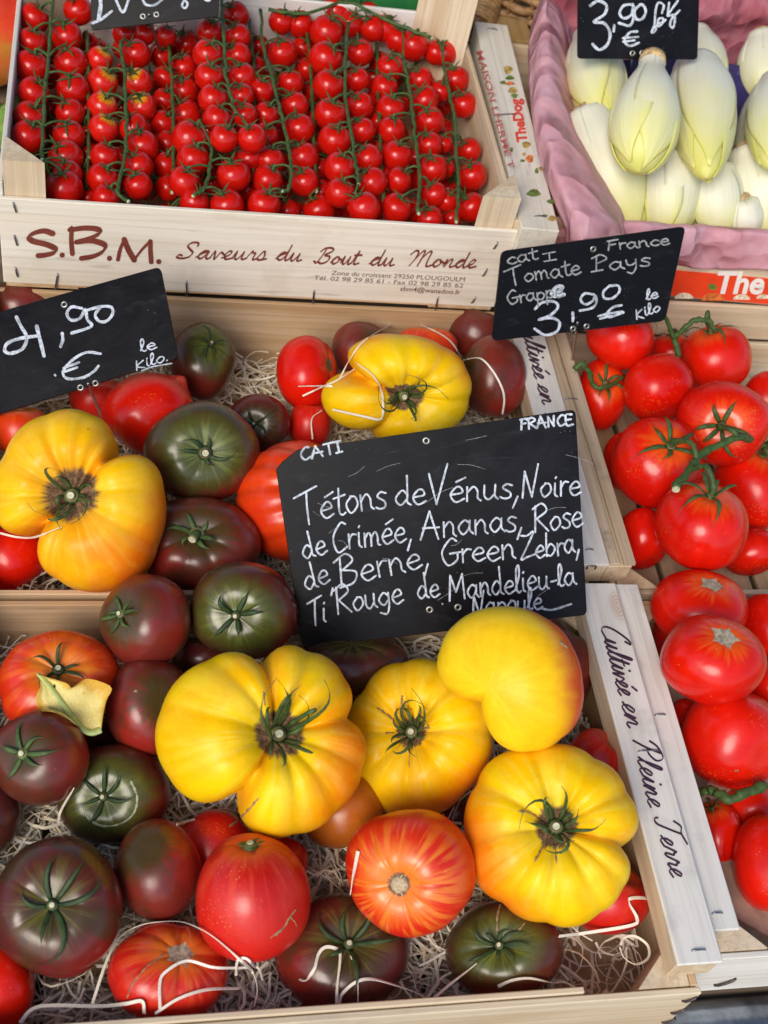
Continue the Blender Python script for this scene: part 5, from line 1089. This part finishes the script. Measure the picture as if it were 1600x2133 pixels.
crack('blk3', [(272, 1625), (286, 1660), (278, 1695), (250, 1716), (215, 1720), (186, 1706), (174, 1680)], .0011, PALEGREEN, 'growth_ring'); crack('ribr', [(345, 1985), (310, 2010), (280, 2045), (264, 2080)], .0007)
crack('blk9', [(1044, 1880), (1036, 1910), (1036, 1940)], .0010); crack('blk9', [(1095, 1920), (1075, 1945)], .0009); crack('ykid', [(1165, 1338), (1175, 1345), (1182, 1352)], .0016)
crack('dred', [(280, 1438), (283, 1440), (286, 1437)], .0014, None, 'blossom_end'); crack('tet', [(361, 784), (364, 783)], .0010, None, 'blossom_end'); crack('l3', [(1530, 1604), (1534, 1606), (1538, 1603)], .0009, None, 'blossom_end')

# ------------------------------------------------------------------ fallen leaf
def leaf():
    o_, k_ = (0, 1220), 3.2
    mid = catmull(zz([(250, 585), (340, 680), (430, 800), (520, 930), (600, 980), (672, 960)], o_, k_), 5); n = len(mid)
    def re(P): P = catmull(zz(P, o_, k_), 5); i = np.linspace(0, len(P) - 1, n); return np.stack([np.interp(i, range(len(P)), P[:, c]) for c in (0, 1)], 1)
    rt = re([(262, 596), (440, 648), (480, 682), (560, 625), (640, 630), (745, 680), (712, 760), (690, 850), (676, 955)]); lf = re([(250, 588), (262, 680), (235, 750), (265, 830), (360, 842), (440, 885), (520, 938), (600, 985), (668, 965)])
    V = []; A = []; m_ = 17; rr = random.Random(4)
    for i in range(n):
        for j in range(m_):
            t = j / (m_ - 1) * 2 - 1; e = lf[i] if t < 0 else rt[i]; q = mid[i] * (1 - abs(t)) + e * abs(t); dr, th = hit(q[0], q[1], .09)
            c0, th0 = hit(*mid[n // 2], .09)
            up_ = .006 + .010 * max(0, t) ** 2 + .0015 * math.sin(j * 2.1 + i * .9) * abs(t); V.append(CAM + dr * (min(th, th0 + .004) - up_)); A.append(abs(t))
    V = np.array(V); nv = len(V); nrm = -unit(ray(150, 1460)); V2 = V - nrm * .0004
    Fc = [(i * m_ + j, i * m_ + j + 1, (i + 1) * m_ + j + 1, (i + 1) * m_ + j) for i in range(n - 1) for j in range(m_ - 1)]
    t = NT('yellowed_leaf'); s = t.attr('s').outputs['Fac']; n1_ = t.noise(t.coord((1, 1, 1), False), 160, 4)
    c = t.mix(t.ss(s, .0, .13), (.36, .47, .13), (.76, .64, .22)); c = t.mix(t.ss(t.math('ADD', s, t.math('MULTIPLY', n1_, .5)), .75, 1.15), c, (.66, .38, .04)); c = t.mix(t.ss(n1_, .62, .72, 0, .6), c, (.28, .13, .03))
    t.l(c, t.b.inputs['Base Color']); t.set(Roughness=.6); wv = t.noise(t.coord((1, 1, 1), False), 420, 3, .6); t.bump(wv, .7, .001)
    o = mesh_obj('leaf', np.vstack([V, V2]), Fc + [tuple(k + nv for k in f[::-1]) for f in Fc], t.m, None, True, V[0], {'s': np.array(A + A)}); tag(o, 'yellowed curling leaf with a pale green midrib on the orange-red tomato', 'leaf')
    mr = [V[i * m_ + m_ // 2] + nrm * .0008 for i in range(n)]; mb = MB(); mb.add(*tube_geo(mr, np.linspace(.0015, .0032, n), 8, .6)); attach(mb.build('midrib', plain('leaf_rib', (.45, .55, .20), .5, .15, 200)), o)
leaf()

# ------------------------------------------------------------------ chicory crate
RZ = math.radians(-2.6); D = empty('chicory_crate', (-.0185, .330, .0985), RZ); tag(D, 'white printed crate with a red front label, lined with pink tissue for chicory', 'crate')
Dm = D.matrix_basis.copy() if False else Matrix.Translation((-.0185, .330, .0985)) @ Matrix.Rotation(RZ, 4, 'Z')
def dl(p): return np.array(Dm @ Vector(p))
DWH = wood('white_printed_wood', 1, (.74, .72, .62), (.68, .64, .53), (.45, .42, .3), .3)
box('side_bar', (.0, -.016, .074), (.0345, .312, .1015), DWH, D, .0008, True)
box('side_panel', (.003, -.010, .002), (.008, .310, .0735), DWH, D, .0007, True)
box('front_panel', (.010, .0285, .002), (.46, .0335, .080), W_PALE[0], D, .0007, True)
box('back_panel', (.010, .304, .002), (.46, .309, .085), W_PALE[0], D, .0007, True)
box('side_panel', (.452, .035, .002), (.457, .303, .098), W_PALE[1], D, .0007, True)
box('base_board', (.009, .0345, .002), (.451, .303, .006), W_WARM[0], D, .0007, True)
box('red_label', (.012, .0276, .004), (.455, .0282, .0355), plain('red_label_print', (.82, .055, .012), .45, .08, 60), D, .0001, True)
fn = np.array(Dm.to_3x3() @ Vector((0, -1, 0))); fp = dl((0, .0275, 0))
ik = Ink(fp, fn, .0002); ik.type('The', (1494, 610), (1592, 611), shear=.25, bold=.03); ik.build('lettering', INK_WHITE, D)
ik = Ink(fp, fn, .0002)
for cx, cy, r in ((1425, 622, 20), (1545, 624, 18), (1590, 622, 15)): ik.blob([(cx + r * math.cos(a), cy - r * .62 * math.sin(a)) for a in np.linspace(0, math.pi, 9)])
ik.build('mushroom_print', plain('mushroom_print', (.78, .66, .46), .5, .35, 300), D)
ik = Ink(fp, fn, .0002); ik.blob([(1485 + 24 * math.cos(a), 626 - 16 * math.sin(a)) for a in np.linspace(0, math.pi, 9)]); ik.build('apple_print', plain('apple_print', (.62, .16, .03), .5, .5, 200), D)
ik = Ink(fp, fn, .00022); ik.blob([(1475, 592), (1484, 590), (1495, 597), (1488, 605), (1477, 602)]); ik.build('leaf_print', plain('leaf_print', (.13, .22, .03), .5, .3, 200), D)
tz = dl((0, 0, .1015))[2]; ik = Ink((0, 0, tz), (0, 0, 1), .0002); ik.type('TheDog', (1098, 294), (1083, 204), hscale=30, shear=.1, bold=.045); ik.build('lettering', INK_RED, D)
def veg(nm, colr, blobs):
    pm = plain(nm, colr, .55, .5, 250)
    for cx, cy, rx, ry in blobs:
        ik = Ink((0, 0, tz), (0, 0, 1), .0002); ik.blob([(cx + rx * math.cos(a) * (1 + .25 * math.sin(3 * a + cx)), cy + ry * math.sin(a)) for a in np.linspace(0, 2 * math.pi, 12, endpoint=False)]); ik.build('vegetable_print', pm, D)
veg('green_print', (.13, .20, .035), [(1062, 162, 9, 5), (1048, 172, 6, 4), (1072, 200, 7, 5), (1088, 335, 5, 3), (1112, 402, 14, 8), (1148, 420, 8, 5), (1066, 312, 3, 5), (1135, 450, 7, 3), (1118, 356, 4, 6)])
veg('ochre_print', (.42, .30, .07), [(1058, 146, 9, 9), (1068, 188, 9, 7), (1096, 302, 9, 7), (1128, 352, 6, 5), (1150, 455, 9, 6), (1092, 322, 4, 4)])
veg('orange_print', (.60, .17, .04), [(1062, 174, 10, 4), (1104, 331, 8, 8)])
ln = np.array(Dm.to_3x3() @ Vector((-1, 0, 0))); lp = dl((.003, 0, 0)); lp2 = dl((0, 0, 0))
ik = Ink(lp2, ln, .0002); ik.type('MAISON LHERME T', (992, 108), (1060, 352), hscale=19, bold=.015); ik.build('lettering', INK_PALERED, D)
for px, py in ((1025, 62), (1125, 452)): q = at(px, py, tz); staple(q + np.array([-.005, 0, 0]), q + np.array([.005, 0, 0]), D, STEEL)
q = at(1062, 238, tz); staple(q + np.array([-.012, -.004, 0]), q + np.array([.006, 0, 0]), D, STEEL)

def tissue_mat(name, a, b, trans=.35, rough=.45):
    t = NT(name); v = t.coord((1, 1, 1), False); n_ = t.noise(v, 22, 5, .65, 1.2); c = t.mix(t.ss(n_, .3, .7), a, b); t.l(c, t.b.inputs['Base Color']); t.set(Roughness=rough, Specular_IOR_Level=.4)
    vo = t.n('ShaderNodeTexVoronoi'); vo.inputs['Scale'].default_value = 26; nz = t.n('ShaderNodeTexNoise'); nz.inputs['Scale'].default_value = 18; t.l(v, nz.inputs['Vector'])
    ad = t.n('ShaderNodeVectorMath', operation='MULTIPLY_ADD'); t.l(nz.outputs['Color'], ad.inputs[0]); ad.inputs[1].default_value = (.05, .05, .05); t.l(v, ad.inputs[2]); t.l(ad.outputs[0], vo.inputs['Vector'])
    t.bump(vo.outputs['Distance'], .95, .014)
    tr = t.n('ShaderNodeBsdfTranslucent'); t.l(c, tr.inputs[0]); mx = t.n('ShaderNodeMixShader'); mx.inputs[0].default_value = trans; t.l(t.b.outputs[0], mx.inputs[1]); t.l(tr.outputs[0], mx.inputs[2]); t.l(mx.outputs[0], t.out.inputs[0]); return t.m
PINK = tissue_mat('pink_tissue', (.86, .46, .52), (.92, .62, .69), .45, .30); PINKRED = tissue_mat('rose_tissue', (.62, .14, .17), (.72, .30, .36)); VIOLET = tissue_mat('violet_tissue', (.035, .028, .13), (.05, .04, .19), .15)
def noise2(rr, nx, ny):
    a = np.zeros((nx, ny))
    for _ in range(22):
        fx, fy = rr.uniform(-14, 14), rr.uniform(-5, 5); a += np.abs(np.sin(np.linspace(0, 1, nx)[:, None] * fx + np.linspace(0, 1, ny)[None] * fy + rr.uniform(0, 6.28))) * rr.uniform(.2, 1)
    return (a - a.mean()) / 4
def sheet(name, edges, mat, parent, amp=.003, nx=46, ny=10, seed=0):
    """edges: several polylines of (px, py, z) across the sheet, lofted in order"""
    rr = random.Random(seed); rows = []
    for e in edges:
        P = catmull([p if len(p) > 3 - 0 and False else (np.array(p[1]) if p[0] == 'w' else at(*p)) for p in e], 8); i = np.linspace(0, len(P) - 1, nx); rows.append(np.stack([np.interp(i, range(len(P)), P[:, c]) for c in range(3)], 1))
    rows = np.array(rows); out = np.array([catmull(rows[:, i], ny) for i in range(nx)]); ny_ = out.shape[1]
    gx = np.gradient(out, axis=0); gy = np.gradient(out, axis=1); N = np.cross(gx, gy); N /= np.linalg.norm(N, axis=2)[..., None] + 1e-9; out = out + N * (noise2(rr, nx, ny_) * amp)[..., None]
    V = out.reshape(-1, 3); Fc = [(i * ny_ + j, (i + 1) * ny_ + j, (i + 1) * ny_ + j + 1, i * ny_ + j + 1) for i in range(nx - 1) for j in range(ny_ - 1)]
    o = mesh_obj(name, V, Fc, mat, None, True); md = o.modifiers.new('thickness', 'SOLIDIFY'); md.thickness = .0003; return attach(o, parent) if parent is not None else o
TL = empty('tissue_liner', (.2, .36, .13)); tag(TL, 'crumpled pink tissue lining folded over the chicory crate', 'tissue paper')
sheet('side_fold', [[(1138, -30, .215), (1100, 110, .210), (1118, 290, .205), (1158, 440, .200), (1175, 520, .17)], [(1142, -30, .240), (1124, 110, .236), (1142, 290, .228), (1190, 430, .220), (1215, 500, .205)], [(1146, -30, .236), (1162, 130, .232), (1196, 290, .222), (1260, 440, .212), (1290, 500, .200)], [(1180, -30, .20), (1200, 130, .19), (1240, 300, .18), (1300, 440, .175), (1330, 500, .17)], [(1230, -30, .14), (1260, 130, .13), (1300, 300, .12), (1340, 440, .12), (1380, 500, .12)]], PINK, TL, .006, 80, 9, 3)
def ff(px, py, off): return ('w', on_plane(px, py, fp + fn * off, fn))
sheet('front_fold', [[ff(1150, 540, .006), ff(1300, 566, .004), ff(1420, 556, .005), ff(1500, 562, .004), ff(1640, 560, .005)], [ff(1150, 510, .008), ff(1300, 524, .007), ff(1420, 516, .009), ff(1500, 520, .007), ff(1640, 524, .008)], [ff(1165, 478, .006), ff(1300, 470, .005), ff(1420, 476, .006), ff(1500, 482, .005), ff(1640, 490, .006)], [ff(1215, 462, -.010), ff(1300, 462, -.010), ff(1420, 468, -.010), ff(1500, 474, -.010), ff(1640, 482, -.010)], [(1240, 500, .165), (1300, 500, .165), (1420, 505, .165), (1500, 510, .165), (1640, 515, .165)]], PINK, TL, .0055, 90, 9, 4)
sheet('back_fold', [[(1130, -40, .255), (1300, -60, .26), (1470, -60, .26), (1640, -60, .26)], [(1150, 10, .225), (1300, 15, .228), (1470, 30, .225), (1640, 20, .225)], [(1160, 80, .185), (1300, 90, .185), (1470, 85, .185), (1640, 75, .185)], [(1170, 150, .14), (1300, 160, .14), (1470, 160, .14), (1640, 150, .14)]], PINKRED, TL, .005, 50, 8, 5)
o = sheet('tissue_sheet', [[(1240, 128, .200), (1370, 122, .204), (1460, 124, .206), (1560, 140, .206), (1660, 165, .20)], [(1270, 180, .190), (1380, 180, .192), (1470, 180, .192), (1560, 200, .190), (1660, 230, .19)], [(1270, 260, .172), (1400, 270, .170), (1480, 270, .170), (1560, 280, .170), (1660, 290, .17)], [(1270, 420, .13), (1400, 420, .13), (1480, 420, .13), (1560, 420, .13), (1660, 420, .13)]], VIOLET, None, .004, 50, 9, 6); tag(o, 'dark violet tissue paper tucked between the chicory heads', 'tissue paper')

def chic_mat():
    t = NT('chicory_leaf'); s = t.attr('s').outputs['Fac']; v = t.coord((1, 1, 1)); n_ = t.noise(v, 30, 3); tv = t.attr('tv').outputs['Vector']; nf = t.noise(tv, 1.0, 4, .6)
    f = t.math('ADD', s, t.math('MULTIPLY', t.math('SUBTRACT', n_, .5), .5)); c = t.mix(t.ss(f, .30, 1.10), (.76, .73, .58), (.74, .70, .22)); c = t.mix(t.ss(nf, .5, .72, 0, .22), c, (.60, .62, .40))
    c = t.mix(t.ss(f, 1.0, 1.25, 0, .7), c, (.55, .60, .08)); t.l(c, t.b.inputs['Base Color']); t.set(Roughness=.38, Specular_IOR_Level=.4, Subsurface_Weight=.15, Subsurface_Scale=.006); t.bump(nf, .35, .002); return t.m
CHIC = chic_mat(); ROOT = plain('chicory_cut_root', (.55, .38, .18), .8, .45, 200)
def chicory(label, a, b, wpx, z, seed, roll=0.0, shp=.82):
    rr = random.Random(seed); A_, B_ = at(a[0], a[1], a[2] if len(a) > 2 else z + .006), at(b[0], b[1], b[2] if len(b) > 2 else z); ax = unit(B_ - A_); L = np.linalg.norm(B_ - A_); mid = (A_ + B_) / 2; R_ = wpx * .5 * ((mid - CAM) @ IF) / F
    v = unit(mid - CAM); e1 = unit(np.cross(ax, -v)); e2 = unit(np.cross(e1, ax))
    if e2 @ v > 0: e2 = -e2
    def prof(s): return np.sin(np.clip(s, 0, 1) ** shp * np.pi * .985 + .0) ** .60 + .26 * np.exp(-(s / .08) ** 2)
    e = empty('white_chicory', mid - np.array([0, 0, R_])); tag(e, label, 'chicory', 'white chicory heads')
    def shell(name, th0, half, s1, k, lift, tipw):
        ns, nt_ = 26, 15; V = []; A2_ = []; TV = []
        for i in range(ns):
            s = i / (ns - 1) * s1; hw = half * (1 - max(0, (s / s1 - .55) / .45) ** 2.2 * (1 - tipw))
            for j in range(nt_):
                t = j / (nt_ - 1) * 2 - 1; th = th0 + t * hw; r = R_ * prof(s) * (k + lift * (1 - t * t) * .5 + .012 * math.cos(t * 9) * (1 - abs(t)))
                r *= 1 + .03 * math.sin(s * 5 + th0 * 3)
                V.append(A_ + ax * s * L + (e1 * math.cos(th) + e2 * math.sin(th)) * r); A2_.append(s * 1.02 + .38 * abs(t) ** 4 * s); TV.append((th * 9, 0, s * 1.6 + th0))
        Fc = [(i * nt_ + j, i * nt_ + j + 1, (i + 1) * nt_ + j + 1, (i + 1) * nt_ + j) for i in range(ns - 1) for j in range(nt_ - 1)]
        o = mesh_obj(name, V, Fc, CHIC, None, True, None, {'s': np.array(A2_), 'tv': np.array(TV)}); md = o.modifiers.new('thickness', 'SOLIDIFY'); md.thickness = .0012; md.offset = -1; attach(o, e)
    ns, nt_ = 26, 32; V = []; A2_ = []; TV = []
    for i in range(ns):
        s = i / (ns - 1)
        for j in range(nt_):
            th = 2 * math.pi * j / nt_; r = R_ * (prof(s) if s < .999 else .03) * .93; V.append(A_ + ax * s * L + (e1 * math.cos(th) + e2 * math.sin(th)) * r); A2_.append(s + .1); TV.append((math.cos(th) * 9, math.sin(th) * 9, s * 1.6))
    Fc = [(i * nt_ + j, i * nt_ + (j + 1) % nt_, (i + 1) * nt_ + (j + 1) % nt_, (i + 1) * nt_ + j) for i in range(ns - 1) for j in range(nt_)] + [tuple(range(nt_))[::-1], tuple((ns - 1) * nt_ + j for j in range(nt_))]
    attach(mesh_obj('heart', V, Fc, CHIC, None, True, None, {'s': np.array(A2_), 'tv': np.array(TV)}), e)
    shell('outer_leaf', math.pi * .5 + roll - .55, .95, 0.97, .985, .02, .12); shell('outer_leaf', math.pi * .5 + roll + .75, .95, 1.0, .962, .02, .1); shell('outer_leaf', math.pi * .5 + roll - 1.9, .9, .95, .95, .04, .1); shell('outer_leaf', math.pi * .5 + roll + 2.1, .9, .98, .94, .04, .1)
    mb = MB(); mb.add(*tube_geo([A_ - ax * .002, A_ + ax * .003, A_ + ax * .008], [R_ * .36, R_ * .40, R_ * .40], 14)); attach(mb.build('root_end', ROOT), e)
for i, (lb, a, b, w, z, rl_) in enumerate((
    ('white chicory head with its browned root end touching the slate', (1360, 120, .272), (1330, 358, .235), 144, .240, -.2), ('plump chicory head with a yellow leaf tip on violet tissue', (1452, 138), (1472, 370), 146, .230, .9),
    ('chicory head partly behind the slate beside the pink side fold', (1222, 70), (1262, 268), 126, .214, .2), ('white chicory head slanting along the pink side fold', (1215, 228), (1325, 505, .150), 160, .206, -.5),
    ('white chicory head below the browned-root one at the front fold', (1390, 318), (1392, 515, .150), 136, .200, .1), ('slim chicory head below the plump one at the front fold', (1482, 340), (1496, 520, .150), 122, .198, .6),
    ('chicory head with a yellow-green tip at the picture edge', (1614, 165), (1606, 350), 112, .236, .3), ('narrow chicory head under the yellow-green tipped one', (1592, 185), (1552, 400), 84, .192, -.4),
    ('pale yellow chicory head at the front fold by the picture edge', (1560, 300), (1620, 525, .150), 166, .206, .2), ('white chicory head upright against the rose back fold', (1588, 66), (1590, 230, .18), 104, .222, .2), ('chicory head showing behind the slate above the violet tissue', (1440, 60), (1470, 230, .17), 120, .208, 0), ('chicory head hidden low between the front fold heads', (1545, 410), (1540, 520, .145), 90, .19, 0))):
    chicory(lb, a, b, w, z, 400 + i, rl_, (1.35, .72, 1.0, .80, .74, .74, .9, .9, .78, .9, .9, .7)[i])

# ------------------------------------------------------------------ behind the boxes
WICK = plain('wicker_cane', (.30, .17, .07), .6, .4, 120, bump=.4, bscale=400)
bk = empty('wicker_basket', (.14, .86, .0985)); tag(bk, 'brown wicker basket standing behind the chicory crate', 'basket')
bc = np.array([.10, .80]); 
for k in range(14):
    z = .106 + k * .012; r0 = .085 + .0012 * k; a = np.linspace(0, 2 * np.pi, 73); P = np.stack([bc[0] + (r0 + .0035 * np.sin(a * 12 + (k % 2) * np.pi)) * np.cos(a), bc[1] + (r0 + .0035 * np.sin(a * 12 + (k % 2) * np.pi)) * np.sin(a), np.full(73, z)], 1)
    mb = MB(); mb.add(*tube_geo(P, .0048, 6)); attach(mb.build('weaver', WICK), bk)
for k in range(24):
    a = 2 * math.pi * k / 24; mb = MB(); mb.add(*tube_geo([(bc[0] + .086 * math.cos(a), bc[1] + .086 * math.sin(a), .100), (bc[0] + .101 * math.cos(a), bc[1] + .101 * math.sin(a), .285)], .0032, 6)); attach(mb.build('stake', WICK), bk)
a = np.linspace(0, 2 * np.pi, 220); P = np.stack([bc[0] + .104 * np.cos(a) + .006 * np.cos(a * 30) * np.cos(a), bc[1] + .104 * np.sin(a) + .006 * np.cos(a * 30) * np.sin(a), .285 + .006 * np.sin(a * 30)], 1); mb = MB(); mb.add(*tube_geo(P, .006, 6)); attach(mb.build('rim', WICK), bk)
# rope-wound handle lying beside the basket and a lath
hd = empty('wound_cane_handle', (-.005, .72, .0985)); tag(hd, 'thick handle wound with brown cane behind the box corner post', 'handle')
P = [at(985, 60, .16), at(1000, 20, .17), at(1012, -30, .18), at(1010, -80, .19)]; sp = catmull(P, 10); mb = MB(); mb.add(*tube_geo(sp, .017, 14)); attach(mb.build('core', WICK), hd)
tt = np.linspace(0, 1, 400); base = np.stack([np.interp(tt * (len(sp) - 1), range(len(sp)), sp[:, c]) for c in range(3)], 1); ax = unit(sp[-1] - sp[0]); u1 = unit(np.cross(ax, [0, 0, 1.])); u2 = np.cross(ax, u1); ph = tt * 2 * np.pi * 16
mb = MB(); mb.add(*tube_geo(base + (np.cos(ph)[:, None] * u1 + np.sin(ph)[:, None] * u2) * .0185, .0032, 6)); attach(mb.build('binding', plain('light_cane', (.42, .26, .11), .55, .35, 120)), hd)
q0, q1 = at(1062, 105, .15), at(1040, -60, .15); box('wooden_lath', (q0[0] - .022, q0[1] - .005, .0985), (q0[0] + .022, q1[1], .165), wood('ochre_lath', 1, (.46, .31, .11), (.36, .22, .08))); tag(bpy.data.objects['wooden_lath'], 'ochre wooden block lying behind the white printed side bar', 'wood block')
box('green_tray', (-.30, .650, .0985), (-.03, .70, .222), plain('green_plastic', (.02, .16, .04), .45, .15, 30)); tag(bpy.data.objects['green_tray'], 'dark green tray behind the white back board of the cherry tomato box', 'tray')
# produce past the end of the cherry tomato box
c = at(-48, 30, .16); fr = Fruit(Shape(asp=.9, ribs=4, rib_d=.08, rib_w=22, dimple=.12, seed=91), c, .12, .14, np.array([-.2, .3, .9]), blush=(.4, -1, 0)); TM['pepper'] = tomato_mat('pepper_skin', (.66, .03, .008), (.70, .08, .01), blushc=(.60, .20, .02), patch=(.45, .25, .02), rough=.3)
o = fr.build('bell_pepper', TM['pepper']); tag(o, 'orange-red pepper just past the end wall of the cherry tomato box', 'pepper')
c = at(-46, 330, .15); e = empty('lettuce', c - np.array([0, 0, .05])); tag(e, 'green lettuce just past the end wall of the cherry tomato box', 'lettuce'); LET = plain('lettuce_green', (.16, .26, .04), .5, .4, 60, bump=.5, bscale=90)
rr = random.Random(8)
for k in range(12):
    th0 = k * 2.4; V = []; L_ = .045 + .002 * k
    for i in range(9):
        for j in range(9):
            s, t = i / 8, j / 4 - 1; wv = .006 * math.sin(t * 7 + k) * s; hw = .032 * math.sin(min(1, s * .8 + .15) * math.pi * .62); el = .35 + .10 * k * .6 - s * .5
            x = L_ * s * math.cos(el); y = hw * t; z = L_ * s * math.sin(el) + wv + .01 * t * t; V.append((c[0] + x * math.cos(th0) - y * math.sin(th0), c[1] + x * math.sin(th0) + y * math.cos(th0), c[2] - .03 + z + .002 * k))
    Fc = [(i * 9 + j, (i + 1) * 9 + j, (i + 1) * 9 + j + 1, i * 9 + j + 1) for i in range(8) for j in range(8)]; o = mesh_obj('leaf', V, Fc, LET); md = o.modifiers.new('thickness', 'SOLIDIFY'); md.thickness = .0008; attach(o, e)
# cardboard tray edge inside the crate of loose tomatoes
CARD = plain('tray_cardboard', (.34, .22, .16), .8, .2, 80, bump=.3, bscale=300)
q = [at(1395, 1832, .05), at(1620, 1960, .05)]; dv = q[1] - q[0]; nv_ = unit(np.array([-dv[1], dv[0], 0])) * .12
V = [q[0], q[1], q[1] + nv_, q[0] + nv_]; V = V + [p - np.array([0, 0, .0035]) for p in V]; o = mesh_obj('cardboard_tray', V, [(0, 1, 2, 3), (7, 6, 5, 4), (0, 4, 5, 1), (1, 5, 6, 2), (2, 6, 7, 3), (3, 7, 4, 0)], CARD, None, False); tag(o, 'brown cardboard sheet under the loose red tomatoes', 'cardboard')
